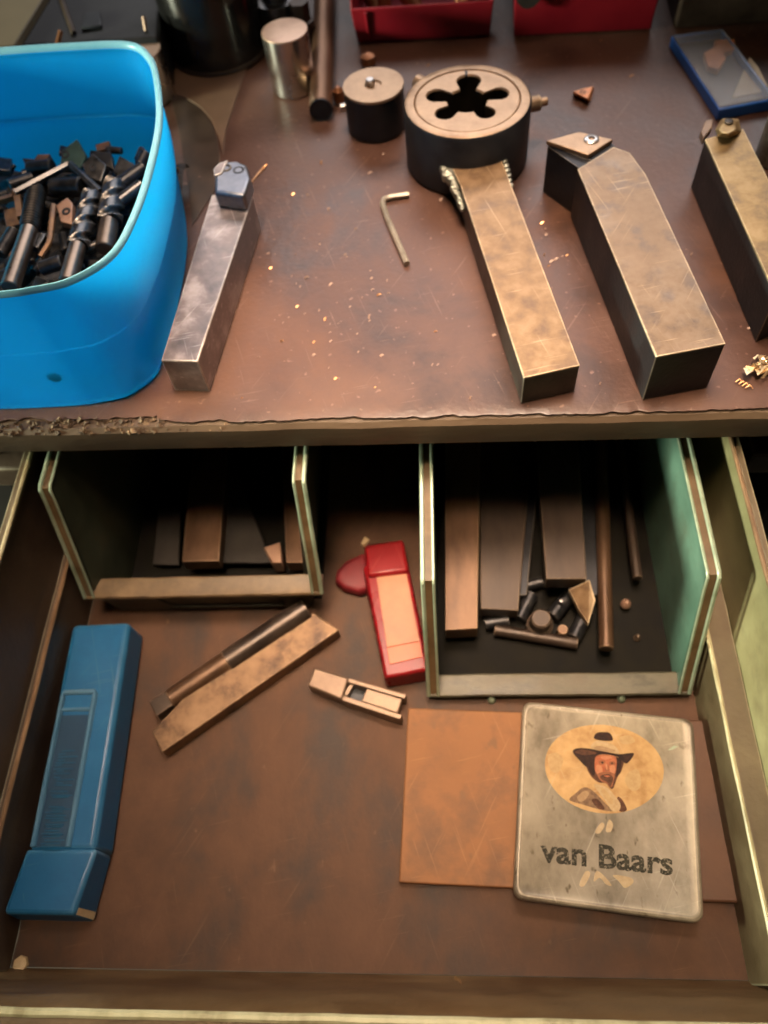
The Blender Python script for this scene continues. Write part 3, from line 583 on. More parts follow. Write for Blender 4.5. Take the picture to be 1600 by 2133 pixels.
pf('face_print', 'flesh', 5, (652, 432), (700, 410), (770, 412), (822, 432), (826, 520), (806, 585), (745, 640), (690, 605), (648, 545)); pf('cheek_print', 'light', 5.6, (660, 500), (700, 505), (712, 560), (680, 580), (655, 550)); pf('cheek_print', 'light', 5.6, (770, 510), (812, 505), (812, 560), (785, 580)); pf('brow_print', 'light', 5.6, (690, 425), (760, 420), (790, 436), (730, 450))
pf('eye_socket', 'warm', 6, (676, 470), (705, 455), (735, 468), (722, 494), (690, 494)); pf('eye_socket', 'warm', 6, (765, 475), (790, 464), (814, 474), (808, 496), (778, 498)); pf('pupil_print', 'dark', 6.5, (698, 474), (712, 470), (720, 480), (706, 487)); pf('pupil_print', 'dark', 6.5, (780, 480), (792, 476), (800, 484), (788, 490)); pf('nose_print', 'warm', 6, (742, 490), (756, 500), (768, 545), (745, 552), (732, 540)); pf('nose_highlight', 'light', 6.5, (738, 490), (748, 495), (752, 535), (740, 535))
pf('beard_print', 'warm', 6, (668, 580), (705, 562), (745, 556), (790, 565), (812, 585), (802, 640), (785, 690), (745, 660), (695, 635)); pf('beard_print', 'mid', 6.4, (690, 600), (725, 580), (770, 582), (800, 610), (790, 660), (775, 685), (745, 645), (705, 625)); pf('mouth_print', 'flesh', 6.8, (722, 594), (750, 588), (775, 596), (750, 604))
pf('hat_crown_print', 'linen', 6, (610, 335), (640, 295), (690, 284), (800, 318), (850, 392), (760, 382), (640, 360)); pf('hat_crown_shade', 'fold', 6.5, (640, 345), (700, 330), (820, 370), (760, 384), (660, 362))
pf('hat_brim_print', 'dark', 7, (460, 385), (500, 352), (600, 355), (720, 380), (850, 402), (965, 390), (955, 435), (915, 482), (880, 470), (845, 430), (740, 404), (660, 416), (625, 470), (585, 520), (520, 460)); pf('hat_brim_light', 'mid', 7.5, (480, 385), (520, 366), (600, 372), (660, 395), (600, 410), (530, 410))
pf('hat_top_print', 'dark', 7, (638, 245), (665, 212), (720, 204), (772, 214), (796, 276), (720, 280), (650, 268))
flat('gold_print', [tp(*p) for p in [(650, 1060), (700, 985), (730, 1010), (690, 1070)]], 2, M['gold_ink'])
flat('gold_print', [tp(*p) for p in [(740, 1050), (765, 960), (800, 1000), (780, 1060)]], 2, M['gold_ink'])
flat('gold_print', [tp(*p) for p in [(520, 1470), (570, 1370), (610, 1390), (560, 1480)]], 2, M['gold_ink'])
flat('gold_print', [tp(*p) for p in [(640, 1450), (660, 1370), (720, 1400), (790, 1480), (740, 1470), (690, 1420)]], 2, M['gold_ink'])
flat('gold_print', [tp(*p) for p in [(800, 1400), (940, 1420), (970, 1460), (900, 1500), (850, 1450)]], 2, M['gold_ink'])
flat('scratch', [tp(*p) for p in [(1250, 360), (1300, 320), (1340, 325), (1290, 355)]], 2, M['bin_bead'])
def text_mesh(name, body, m, par, place, size, bold=0.0):
    cu = bpy.data.curves.new(name, 'FONT'); cu.body = body; cu.size = size; cu.offset = bold; cu.align_x = 'LEFT'; cu.resolution_u = 3
    tmp = bpy.data.objects.new('tmp', cu); COL.objects.link(tmp); bpy.context.view_layer.update()
    me = bpy.data.meshes.new_from_object(tmp.evaluated_get(bpy.context.evaluated_depsgraph_get()))
    bpy.data.objects.remove(tmp)
    off = parent_world(par)
    xs = [v.co.x for v in me.vertices]; x0_, x1_ = min(xs), max(xs)
    for v in me.vertices: v.co = place((v.co.x-x0_)/(x1_-x0_), v.co.y/size)-off
    me.name = name; me.materials.clear(); me.materials.append(m)
    o = bpy.data.objects.new(name, me); COL.objects.link(o); o.parent = par
    return o
def tin_text(s, yv):
    # baseline follows the lid: crop points (185,1285) -> (1295,1400), cap height about 215
    x = 185+1110*s; y = 1285+118*s-yv*255
    u, v = tp(x, y); return tq(u, v, -.0003+.00025)
text_mesh('lettering', 'van Baars', M['ink'], ld, tin_text, 1.0, .028)
# pale chip in the front left corner
b = MB().lathe(at(45, 2008, DF), [(.001, 0), (.0045, .0006), (.004, .002), (.001, .0026)], 7); solo('paper_scrap', b, M['sticker'], 'pale scrap in the front left corner of the drawer', 'scrap')

# ------------------------------------------------------------------ tools on the bench
def top_poly(px, z0, z1, drop=0.0): return MB().poly([at(x, y, z1) for x, y in px], z0, z1)
# left turning tool
t = thing('turning_tool', 'grey turning tool with bright clamp head beside the blue tub', 'turning tool', at(430, 600, 0), 'turning tools on the bench')
z = .0258
shank = [(335, 751), (412, 753), (527, 408), (441, 405)]
obj('shank', top_poly(shank, .0003, z), M['tool_grey'], t, .0007)
hd = [(441, 408), (513, 416), (527, 372), (516, 348), (448, 344)]
obj('head', top_poly([(446, 400), (508, 408), (522, 370), (514, 342), (494, 333), (458, 336), (447, 352)], z+.0003, .0375), M['clamp_steel'], t, .0022, 3)
c = at(471, 350, .0375); obj('clamp_screw', MB().lathe(c, [(.0036, -.001), (.0036, .0004), (.0028, .0007), (.0020, .0003), (.0012, -.0008)], 16), M['tool_dark'], t)
c = at(497, 354, .0375); obj('clamp_hole', MB().lathe(c, [(.0036, -.001), (.0036, .0002), (.0026, .0002), (.001, -.0006)], 16), M['black_oxide'], t)
obj('insert', top_poly([(444, 352), (458, 338), (474, 333), (462, 360), (446, 366)], .0325, .0384), M['tool_grey'], t, .0005)
b = MB().tube([at(520, 385, .030), at(538, 362, .027), at(549, 350, .0265), at(556, 342, .028)], [.0008, .0010, .0012, .0004], 6); solo('metal_splinter', b, M['brass'], 'golden splinter sticking out beside the head of the grey tool', 'splinter')

# die holder
cx, cy = .0135, .4862
t = thing('die_holder', 'black round die holder with a square handle and five-lobed die', 'die holder', (cx, cy, 0))
zt_ = .042
b = MB().lathe((cx, cy, 0), [(.0385, .0004), (.0408, .002), (.0412, .038)], 64); 
b = MB().lathe((cx, cy, 0), [(.0330, .0004), (.0395, .0004), (.0410, .0018), (.0412, zt_-.0016), (.0400, zt_-.0001)], 64, closed=False); obj('ring', b, M['black_oxide'], t)
b = MB().lathe((cx, cy, 0), [(.0400, zt_-.0001), (.0385, zt_+.0004), (.0345, zt_+.0004), (.0338, zt_-.0008), (.0330, zt_-.004)], 64, closed=False); obj('ring_face', b, M['die_top'], t)
lob = [(86, .0205, .0080), (14, .0205, .0066), (-52, .0178, .0062), (-138, .0185, .0066), (160, .0200, .0072)]
def hole_r(a):
    best = .0126
    for la, lr, rad in lob:
        dA = (a-math.radians(la)+math.pi) % (2*math.pi)-math.pi
        s = lr*math.sin(dA)
        if abs(s) < rad and math.cos(dA) > 0: best = max(best, lr*math.cos(dA)+math.sqrt(rad*rad-s*s))
        w = rad*.62                          # neck of the lobe
        if abs(dA) < math.pi/2 and abs(math.sin(dA)) > 1e-6:
            rr = w/abs(math.sin(dA))
            if rr < lr: best = max(best, min(rr, lr))
    return best
n = 180; rs = [hole_r(2*math.pi*i/n) for i in range(n)]
def ringpts(f, zz): return [Vector((cx+f(i)*math.cos(2*math.pi*i/n), cy+f(i)*math.sin(2*math.pi*i/n), zz)) for i in range(n)]
b = MB().loft([ringpts(lambda i: .0336, zt_-.030), ringpts(lambda i: .0336, zt_-.0006), ringpts(lambda i: .0330, zt_), ringpts(lambda i: rs[i]+.0008, zt_), ringpts(lambda i: rs[i], zt_-.0012)], False, False)
di = obj('die', b, M['die_top'], t, smooth=30)
obj('die_bore', MB().loft([ringpts(lambda i: rs[i], zt_-.0012), ringpts(lambda i: rs[i], .0035), ringpts(lambda i: .0008, .0035)], False, True), M['bore'], di, smooth=30)
obj('die_slit', MB().box((cx-.0008, cy+.0275, zt_-.001), (cx+.0008, cy+.0328, zt_+.0003)), M['black_oxide'], di)
def screw(name, ang, zz, L, r, m, par):
    a = math.radians(ang); d = Vector((math.cos(a), math.sin(a), .0)); p = Vector((cx, cy, zz))+d*.040
    return obj(name, MB().rod(p, p+d*L, r, 14), m, par)
screw('screw', 14, .030, .0095, .0050, M['tool_brown'], t); screw('screw', 134, .036, .0075, .0050, M['die_top'], t); screw('screw_tip', 14, .030, .0145, .0028, M['die_top'], t)
z = .0215
hp = [at(x, y, z) for x, y in [(1091, 787), (1208, 761), (1060, 372), (1046, 335), (940, 345), (960, 388)]]
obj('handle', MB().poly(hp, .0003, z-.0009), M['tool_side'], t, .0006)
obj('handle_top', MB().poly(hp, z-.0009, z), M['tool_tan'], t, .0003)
b = MB()
for k in range(30):
    f = k/29; p = at(926+f*38+random.uniform(-7, 7)*(1-f), 345+f*90+random.uniform(-6, 6), .0195-.006*f); rr = .0038*(1-.55*f)*random.uniform(.6, 1.25)
    b.lathe(p-up*rr, [(rr*.2, 0), (rr*.8, rr*.3), (rr, rr), (rr*.8, rr*1.7), (rr*.2, rr*2)], 12)
obj('weld_bead', b, M['weld'], t)
b = MB()
for k in range(6):
    f = k/5; p = at(1052+f*12, 338+f*50, .0195); rr = .0022*random.uniform(.8, 1.1)
    b.lathe(p-up*rr, [(rr*.2, 0), (rr*.8, rr*.3), (rr, rr), (rr*.8, rr*1.7), (rr*.2, rr*2)], 10)
obj('weld_bead', b, M['weld'], t)

# middle right turning tool with rhombic insert
t = thing('turning_tool', 'tan turning tool with a pointed rhombic insert right of the die holder', 'turning tool', at(1330, 540, 0), 'turning tools on the bench')
z = .0345
sh = [(1367, 743), (1512, 716), (1345, 362), (1312, 318), (1278, 306), (1203, 352)]
topw = [at(x, y, z) for x, y in sh]
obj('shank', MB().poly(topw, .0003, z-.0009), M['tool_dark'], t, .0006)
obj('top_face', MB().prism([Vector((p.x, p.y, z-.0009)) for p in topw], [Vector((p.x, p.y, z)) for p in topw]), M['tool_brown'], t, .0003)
hz = .0335
obj('head', top_poly([(1141, 302), (1205, 326), (1232, 334), (1215, 372), (1300, 330), (1276, 296), (1210, 285)], .0003, hz), M['tool_dark'], t, .0005)
obj('head_side', MB().poly([at(1141, 303, hz), at(1212, 352, hz), at(1212, 352, hz)+Vector((.004, -.010, 0)), at(1276, 300, hz)], .0004, hz-.0006), M['tool_dark'], t)
iz = .0365
ins = obj('insert', top_poly([(1138, 293), (1206, 274), (1277, 290), (1226, 322)], hz+.0002, iz), M['die_top'], t, .0005)
c = at(1232, 291, iz); obj('insert_screw', MB().lathe(c, [(.0048, -.0004), (.0046, .0006), (.0036, .0012), (.0022, .0012), (.0018, -.0002)], 20), M['bright'], t)

# far right turning tool with clamp
t = thing('turning_tool', 'straw-coloured turning tool with top clamp at the right edge of the bench', 'turning tool', at(1560, 430, 0), 'turning tools on the bench')
z = .034
L0, R0 = at(1468, 290, z), at(1548, 268, z); dvec = (at(1600, 580, z)-L0).normalized(); 
e1 = L0+dvec*.135; e2 = R0+dvec*.132
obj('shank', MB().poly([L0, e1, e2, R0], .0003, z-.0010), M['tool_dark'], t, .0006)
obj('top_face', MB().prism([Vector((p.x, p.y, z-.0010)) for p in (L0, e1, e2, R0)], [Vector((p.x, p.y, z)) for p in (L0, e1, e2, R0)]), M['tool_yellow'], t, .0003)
cq_ = [(1488, 272), (1504, 246), (1540, 248), (1546, 276), (1520, 290), (1494, 286)]
obj('clamp', MB().prism([at(x, y, z)+Vector((0, 0, .0002)) for x, y in cq_], [at(1515+(x-1515)*.62, 262+(y-262)*.6, z+.008) for x, y in cq_]), M['tool_yellow'], t, .001)
obj('clamp_screw', MB().lathe(at(1518, 255, z+.008), [(.0026, -.001), (.0026, .001), (.0016, .0016)], 12), M['tool_dark'], t)
obj('insert', top_poly([(1460, 272), (1470, 250), (1486, 247), (1484, 264), (1466, 288)], z-.004, z+.0012), M['pale_block'], t, .0006)

b = MB().lathe(at(1622, 330, 0), [(.0145, .0004), (.0152, .002), (.0152, .034), (.0140, .0365), (.006, .0365)], 32); solo('round_collet', b, M['weld'], 'greenish round steel part at the right edge beside the straw-coloured tool', 'collet')

# collar with set screw
cx2, cy2 = -.0500, .5285
t = thing('steel_collar', 'black round collar with a tan top and a screw in its centre', 'collar', (cx2, cy2, 0))
obj('body', MB().lathe((cx2, cy2, 0), [(.0195, .0004), (.0208, .0014), (.0210, .0292)], 48), M['black_oxide'], t)
obj('top_face', MB().lathe((cx2, cy2, 0), [(.0210, .0293), (.0213, .0298), (.0210, .0312), (.0060, .0312), (.0052, .0300), (.001, .0300)], 48), M['die_top'], t)
obj('centre_screw', MB().lathe((cx2-.002, cy2+.001, 0), [(.0032, .0302), (.0032, .0338), (.0024, .0346), (.001, .0346)], 14), M['bright'], t)
p = Vector((cx2, cy2, .018)); d = Vector((-.9, -.15, 0)).normalized()
obj('side_screw', MB().rod(p+d*.019, p+d*.0245, .0030, 12), M['bright'], t)
b = MB().lathe(at(708, 215, .0), [(.002, .0003), (.0042, .002), (.0040, .010), (.0015, .0125)], 12); solo('orange_bead', b, M['bronze_parts'], 'small orange bit against the left side of the black collar', 'metal bit')
b = MB().lathe(at(768, 138, 0), [(.004, .0003), (.0062, .003), (.0055, .008), (.002, .010)], 10); solo('orange_bead', b, M['bronze_parts'], 'rusty orange lump behind the black collar', 'metal bit')

# ground cylinder, rod, and what stands behind
cx3, cy3 = -.1155, .5840
t = thing('steel_slug', 'bright ground steel cylinder with a coppery end face standing left of the rod', 'steel cylinder', (cx3, cy3, 0))
obj('body', MB().lathe((cx3, cy3, 0), [(.0158, .0004), (.0166, .001), (.0168, .0415)], 56), M['chrome'], t)
obj('end_face', MB().lathe((cx3, cy3, 0), [(.0168, .0416), (.0166, .0424), (.0150, .0427), (.001, .0427)], 56), M['copper_face'], t)
p0 = Vector((-.0905, .5385, .0087)); p1 = Vector((-.1040, .78, .0087))
t = thing('round_bar', 'bronze round bar lying on the bench, dark sawn end towards the front', 'round bar', (-.097, .62, 0))
d = (p1-p0).normalized()
obj('bar', MB().rod(p0+d*.0008, p1, .0086, 28), M['rod'], t)
obj('sawn_end', MB().rod(p0, p0+d*.0007, .0084, 28), M['black_oxide'], t)
b = MB().lathe((-.132, .655, 0), [(.0150, .0004), (.0160, .002), (.0160, .030), (.011, .031), (.011, .040)], 32); solo('steel_bushing', b, M['bit_grey'], 'bluish steel bushing standing behind the bright cylinder', 'bushing')
t = thing('pipe_fitting', 'brown pipe fitting standing behind the bright cylinder next to the bar', 'pipe fitting', (-.108, .632, 0))
obj('body', MB().lathe((-.112, .640, 0), [(.0095, .0004), (.0105, .001), (.0105, .020), (.008, .021), (.008, .034)], 6), M['brown_metal'], t, .0006)
obj('nut', MB().lathe((-.1015, .612, 0), [(.0045, .0004), (.0052, .001), (.0052, .006), (.003, .0064)], 6), M['bright'], t, .0004)

# black can, plug behind the tub, black case, board, tan sheet
t = thing('dark_canister', 'tall dark glossy steel canister standing on the tan sheet', 'canister', (-.1815, .6400, .002))
gl = mat('dark_polished_steel', (.045, .045, .047), (.08, .078, .074), 30, (.14, .24), metal=.85)
obj('body', MB().lathe((-.1815, .6400, 0), [(.0365, .0024), (.0382, .0035), (.0384, .138), (.0376, .139), (.0360, .139)], 64), gl, t)
obj('foot_ring', MB().lathe((-.1815, .6400, 0), [(.0371, .0021), (.0388, .0026), (.0388, .0050), (.0384, .0052)], 64), M['brown_metal'], t)
obj('lid', MB().lathe((-.1815, .6400, 0), [(.0371, .1391), (.0388, .1392), (.0388, .144), (.0371, .146), (.001, .146)], 64), gl, t)
sheet = [(465, 322), (470, 270), (530, 88), (545, 0), (300, 0), (330, 170), (352, 192), (385, 202), (418, 222), (442, 250), (456, 285)]
b = MB(); P_ = [at(x, y, .0016) for x, y in sheet]; b.poly(P_, .0002, .0016)
solo('fibre_sheet', b, M['tan_sheet'], 'tan flat sheet with a concave cut edge under the dark canister', 'sheet', None, .0003)
arc = [at(x, y, .0008) for x, y in [(352, 195), (385, 205), (417, 226), (440, 253), (453, 288), (458, 330), (445, 400), (400, 470), (392, 380), (370, 260)]]
solo('brown_disc', MB().poly(arc, .0001, .0009), M['brown_metal'], 'dark brown round plate fitting the curved edge of the tan sheet', 'plate', None, .0003)
t = thing('round_plug', 'tan-topped bright plug standing behind the corner of the blue tub', 'round plug', (-.222, .585, 0))
obj('body', MB().lathe((*at(284, 104, .036).xy, 0), [(.0176, .0004), (.0182, .001), (.0182, .0350)], 40), M['chrome'], t)
obj('end_face', MB().lathe((*at(284, 104, .036).xy, 0), [(.0182, .0351), (.0178, .0360), (.001, .0360)], 40), M['copper_face'], t)
obj('pin', MB().rod(at(306, 76, .036), at(299, 34, .0480), .0014, 10), M['copper_face'], t)
t = thing('black_case', 'black plastic tool case lying behind the blue tub', 'tool case', (-.30, .72, 0))
obj('body', MB().poly([at(40, 96, .040), at(330, 78, .040), at(345, -160, .040), at(196, -160, .040)], .0006, .040), M['black_plastic'], t, .003, 3)
obj('hinge_strip', MB().rod(at(154, 70, .0415), at(122, -20, .0415), .0022, 10), M['brown_metal'], t)
obj('latch', MB().poly([at(168, 58, .043), at(212, 52, .043), at(208, 22, .043), at(176, 26, .043)], .0402, .043), M['black_oxide'], t, .001)
b = MB().rod(at(118, 100, .042), at(127, 64, .050), .0018, 10); solo('rusty_nail', b, M['bronze_parts'], 'thin rusty rod end peeping over the rim of the blue tub', 'rod')
P_ = [at(30, 94, .045), at(-260, 120, .045), at(-300, -160, .045), at(186, -160, .045)]
b = MB().poly(P_, .0006, .045); solo('cream_board', b, M['wall_board'], 'cream block in the top left corner behind the blue tub', 'board', None, .001)

# red bins along the back of the bench
def red_bin(label, a, b_, ztop, depth, wall=.002):
    p, q = at(*a, 0), at(*b_, 0); c = (p+q)/2
    t = thing('parts_bin', label, 'plastic bin', (c.x, c.y+depth/2, 0), 'red parts bins at the back of the bench')
    x = (q-p).normalized(); y = Vector((-x.y, x.x, 0)); w = (q-p).length; sl = .006
    def P3(u, v, zz): return p+x*u+y*v+Vector((0, 0, zz))
    def slab(*pts): 
        n_ = (pts[1]-pts[0]).cross(pts[2]-pts[0]).normalized()*wall
        return MB().add(list(pts)+[k+n_ for k in pts], [(0, 1, 2, 3), (7, 6, 5, 4), (0, 4, 5, 1), (1, 5, 6, 2), (2, 6, 7, 3), (3, 7, 4, 0)])
    z0_ = .0015
    obj('front_wall', slab(P3(0, 0, z0_), P3(-.002, -sl, ztop), P3(w+.002, -sl, ztop), P3(w, 0, z0_)), M['red'], t, .0012, 3)
    obj('bin_floor', slab(P3(0, 0, z0_), P3(w, 0, z0_), P3(w, depth, z0_), P3(0, depth, z0_)), M['red'], t)
    for u, s_ in ((0, -1), (w, 1)):
        pts = [P3(u, .0005, z0_), P3(u+s_*.002, -sl+.0005, ztop), P3(u+s_*.003, .045, .075), P3(u+s_*.003, depth, .075), P3(u, depth, z0_)]
        m_ = MB(); k = Vector((0, 0, 0))+x*(-s_*wall); m_.add(pts+[v+k for v in pts], [(0, 1, 2, 3, 4), (9, 8, 7, 6, 5)]+[(i, (i+1) % 5, 5+(i+1) % 5, 5+i) for i in range(5)])
        obj('side_wall', m_, M['red'], t, .0008)
    obj('back_wall', slab(P3(0, depth, z0_), P3(w, depth, z0_), P3(w, depth, .075), P3(0, depth, .075)), M['red'], t)
    return t, P3, w
t, P3, w = red_bin('left red plastic parts bin holding bronze parts behind the die holder', (745, 92), (1020, 77), .029, .11)
obj('corner_rib', MB().tube([P3(.010, -.0008, .003), P3(.0095, -.0068, .027)], .0012, 8), M['red'], t)
for k in range(9):
    c = P3(w*((k % 3)+.25+.5*random.random())/3, random.uniform(.010, .035), .0045)
    b = MB().rod(c, c+Vector((random.uniform(-.02, .02), random.uniform(-.01, .02), .022)), .0055, 12); solo('bronze_part', b, M['bronze_parts'], f"{('left', 'middle', 'right')[k % 3]} bronze part lying in the left red bin", 'bronze part', 'bronze parts in the left red bin')
t, P3, w = red_bin('right red plastic parts bin with a grey clip on its front', (1070, 78), (1355, 64), .052, .11)
obj('clip', MB().loft([[P3(.0085+.011*math.cos(k*math.pi/8), -.0098-.0008*j, .042-.016*math.sin(k*math.pi/8)+.018*(k in (0, 8))*0) for k in range(9)] for j in (0, 1, 2)]), M['plate_dull'], t)
b = MB(); p = at(1405, 62, 0); b.box((p.x, p.y, .0005), (p.x+.20, p.y+.15, .07)); solo('brown_carton', b, M['brown_metal'], 'dark brown carton at the right back of the bench beside the red bin', 'carton', None, .002)

# blue insert box with clear lid
t = thing('insert_box', 'flat blue box with a clear lid and brown inserts at the right back', 'insert box', at(1505, 150, 0))
bx = [(1399, 72), (1499, 226), (1618, 204), (1505, 58)]
z = .0090; P_ = [at(x, y, z) for x, y in bx]
ctr = sum(P_, Vector())/4
inn = [ctr+(p-ctr)*.93 for p in P_]
b = MB(); b.loft([[Vector((p.x, p.y, .0005)) for p in P_], [Vector((p.x, p.y, z-.0012)) for p in P_], [Vector((p.x, p.y, z-.0012)) for p in inn], [Vector((p.x, p.y, .0020)) for p in inn]]); obj('tray', b, M['blue_card'], t, .0006)
obj('liner', MB().prism([Vector((p.x, p.y, .0021)) for p in inn], [Vector((p.x, p.y, .0025)) for p in inn]), M['brown_metal'], t)
b = MB(); lp = [ctr+(p-ctr)*.965 for p in P_]; b.prism([Vector((p.x, p.y, z-.0010)) for p in lp], [Vector((p.x, p.y, z+.0004)) for p in lp]); obj('clear_lid', b, M['clear'], t, .0004)
cr_ = mat('cream_reflection', (.55, .42, .25), (.72, .58, .38), 60, (.5, .6))
obj('lid_reflection', MB().poly([at(x, y, .0032) for x, y in [(1525, 205), (1604, 190), (1580, 140), (1562, 118)]], .0026, .0032), cr_, t)  # pale patch standing in for a reflection in the clear lid
for lb, px_ in zip(('larger brown carbide insert lying in the middle of the blue box', 'smaller brown carbide insert at the back of the blue box'), ([(1466, 112), (1496, 96), (1512, 124), (1496, 148), (1474, 140)], [(1488, 88), (1530, 82), (1532, 102), (1508, 112)])):
    P2 = [at(x, y, .0065) for x, y in px_]; solo('carbide_insert', MB().poly(P2, .0026, .0068), M['orange_insert'], lb, 'insert', 'inserts in the blue box', .0004)

# loose insert and hex key on the bench
b = MB().prism([at(x, y, 0)+Vector((0, 0, .0004)) for x, y in [(1192, 198), (1230, 214), (1238, 186)]], [at(x, y, .006) for x, y in [(1194, 190), (1224, 206), (1236, 179)]]); t = solo('loose_insert', b, M['orange_insert'], 'orange triangular insert lying loose behind the rhombic tool', 'insert', None, .0005)
c = at(1214, 192, .006); obj('hole', MB().lathe(c, [(.0022, -.001), (.0022, .0003), (.0014, .0003), (.001, -.0005)], 12), M['brown_metal'], t)
pts = [at(852, 405, .0022), at(812, 411, .0022), at(800, 415, .0022), at(797, 424, .0022), at(806, 452, .0022), at(848, 549, .0022)]
solo('hex_key', MB().tube(pts, .0021, 6), M['hex_steel'], 'L-shaped hex key lying on the bench left of the die holder handle', 'hex key', None, .0002)
# shiny crumpled chip lower right
b = MB()
for k in range(16):
    p = at(1548+random.uniform(0, 52), 770-random.uniform(-.1, .9)*k*1.6+random.uniform(-16, 14), .003); s_ = .0044
    b.add([p+Vector((random.uniform(-1, 1), random.uniform(-1, 1), random.uniform(-.4, 1)))*s_ for _ in range(4)], [(0, 1, 2), (0, 2, 3), (0, 3, 1), (1, 3, 2)])
solo('foil_scrap', b, M['gold_foil'], 'crumpled shiny golden scrap near the front right corner of the bench', 'scrap', smooth=0)
b = MB()
for k in range(4):
    p = at(1532+k*7, 796+k*4, .001); b.tube([p, p+Vector((.002, .001, .0012)), p+Vector((.0035, -.001, .0004))], .0004, 5)
solo('wire_scrap', b, M['brass'], 'thin curled shiny wire scrap in front of the golden scrap', 'scrap')

# ------------------------------------------------------------------ chips scattered on the bench
def chip_mesh(kind):
    b = MB(); L = (.0032, .0020, .0026)[kind]
    for k in range(5):
        a = k/4*1.4; p = Vector((L*math.sin(a)-L*.5, .0006*math.cos(a*2), .0003+L*.28*math.sin(a*1.5)))
        b.add([p+Vector((0, -.0006, 0)), p+Vector((0, .0006, .0003))], [])
    n_ = len(b.v)//2; b.f = [(2*i, 2*i+1, 2*i+3, 2*i+2) for i in range(n_-1)]
    b.v += [v+Vector((0, .0001, .0003)) for v in b.v]; m_ = 2*n_
    b.f += [(m_+2*i, m_+2*i+2, m_+2*i+3, m_+2*i+1) for i in range(n_-1)]
    return b
spots = [(667, 510, 1), (670, 340, 0), (800, 322, 0), (772, 362, 0), (908, 692, 0), (775, 581, 1), (777, 605, 0), (790, 616, 0), (770, 661, 0), (810, 612, 1), (1130, 466, 0), (1136, 478, 2), (1138, 491, 1), (1134, 532, 0), (1150, 546, 2), (1160, 541, 0), (1143, 555, 1),
         (1440, 531, 0), (1560, 686, 1), (1182, 533, 0), (410, 322, 1), (416, 371, 1), (612, 406, 1), (642, 408, 1), (685, 437, 1), (678, 666, 0), (690, 594, 0), (690, 712, 0), (655, 714, 1), (655, 741, 1), (796, 742, 1), (782, 808, 1), (1148, 604, 0), (1550, 76, 1), (1316, 160, 0),
         (920, 417, 0), (1172, 535, 1), (588, 712, 1), (640, 580, 0), (730, 640, 1), (700, 790, 1), (1030, 700, 1), (945, 615, 1), (1252, 86, 1), (1388, 82, 1), (870, 134, 0), (893, 138, 0), (1098, 520, 1), (540, 745, 1), (565, 560, 1), (742, 478, 2), (720, 532, 1), (620, 640, 1), (860, 800, 1), (980, 830, 1), (505, 830, 1), (1250, 800, 1)]
GC = 'metal chips scattered on the bench top'
protos = {}
for k in range(3):
    for mn in ('brass', 'chip_pale'):
        o = solo('metal_chip', chip_mesh(k), M[mn], 'tiny bright metal chip lying on the brown bench top', 'metal chip', GC, smooth=0); protos[k, mn] = [o, False]
def place_chip(x, y, k, mn, sc):
    pr = protos[k, mn]
    o = pr[0] if not pr[1] else pr[0].copy()
    if pr[1]: COL.objects.link(o)
    pr[1] = True
    near = ('behind the die holder near the red bins' if y < 180 else 'left of the grey tool by the tub' if x < 430 else 'near the bench front edge' if y > 735 else
            'right of the die holder handle' if x > 1090 else 'left of the die holder handle' if x > 860 else 'in front of the black collar' if y < 450 else
            'on the mid bench below the hex key' if x > 740 else 'right of the grey tool' if x < 625 else 'on the open bench left of the hex key')
    o['label'] = ('tiny bright brass chip ' if mn == 'brass' else 'tiny pale dusty chip ')+('curled ' if k == 0 else 'flat ' if k == 1 else 'long curled ')+'lying '+near
    o.location = at(x, y, 0)+Vector((0, 0, .0003)); o.rotation_euler = (0, 0, random.uniform(.4, 1.9)); o.scale = (sc, sc, sc)
for i, (x, y, k) in enumerate(spots): place_chip(x, y, k, 'brass' if i % 3 == 1 else 'chip_pale', random.uniform(.5, 1.0))
for i in range(45):
    x, y = random.gauss(700, 110), random.gauss(620, 120)
    if 560 < x < 960 and 330 < y < 850: place_chip(x, y, random.randint(0, 2), 'chip_pale', random.uniform(.3, .55))

# ------------------------------------------------------------------ blue tub with its load of cutters
HT = .092; kz = (CAM_H-HT)/(CAM_H-.085)
half = [(-.262, .2790), (-.240, .2793), (-.2175, .2803), (-.2034, .2822), (-.183, .2883), (-.1653, .307), (-.1593, .3393), (-.1586, .379), (-.1616, .4185), (-.1705, .4577), (-.1807, .4846), (-.1978, .5012), (-.2362, .5045)]
half = [(x*kz, y*kz) for x, y in half]
xm = -.262*kz
pts = half+[(2*xm-x, y) for x, y in half[::-1][:-1]]
rim_out = smooth_closed(pts, 6)
tcx, tcy = xm, .385
def ring(ins, zz):
    res = []; n = len(rim_out)
    for i, p in enumerate(rim_out):
        tg = (rim_out[(i+1) % n]-rim_out[i-1]).normalized(); nrm = Vector((tg.y, -tg.x, 0))
        if nrm.dot(p-Vector((tcx, tcy, 0))) < 0: nrm = -nrm
        res.append(Vector((p.x, p.y, zz))-nrm*ins*(1-.70*max(0, -nrm.y)))
    return res
tub = thing('plastic_tub', 'translucent bright blue plastic tub full of old cutters on the left', 'plastic tub', (xm, tcy, 0))
b = MB(); wl = .0014
outer = [(.018, .0004), (.0135, .0018), (.0118, .006), (.0088, .030), (.0076, .0462), (.0074, .0474), (.0058, .0480), (.0054, .0490), (.0040, .072), (.0030, .0885)]
b.loft([ring(i, z) for i, z in outer]+[ring(i+wl, z) for i, z in outer[::-1][:-2]]+[ring(.0145, .0040), ring(.022, .0022)])
obj('tub_wall', b, M['tub'], tub, smooth=50)
b = MB(); b.loft([ring(.0030, .0880), ring(.0012, .0878), (ring(.0004, .0890)), ring(.0004, .0908), ring(.0012, .0918), ring(.0028, .0919), ring(.0040, .0908), ring(.0042, .0886), ring(.0040, .0880), ring(.0030, .0880)], False, False)
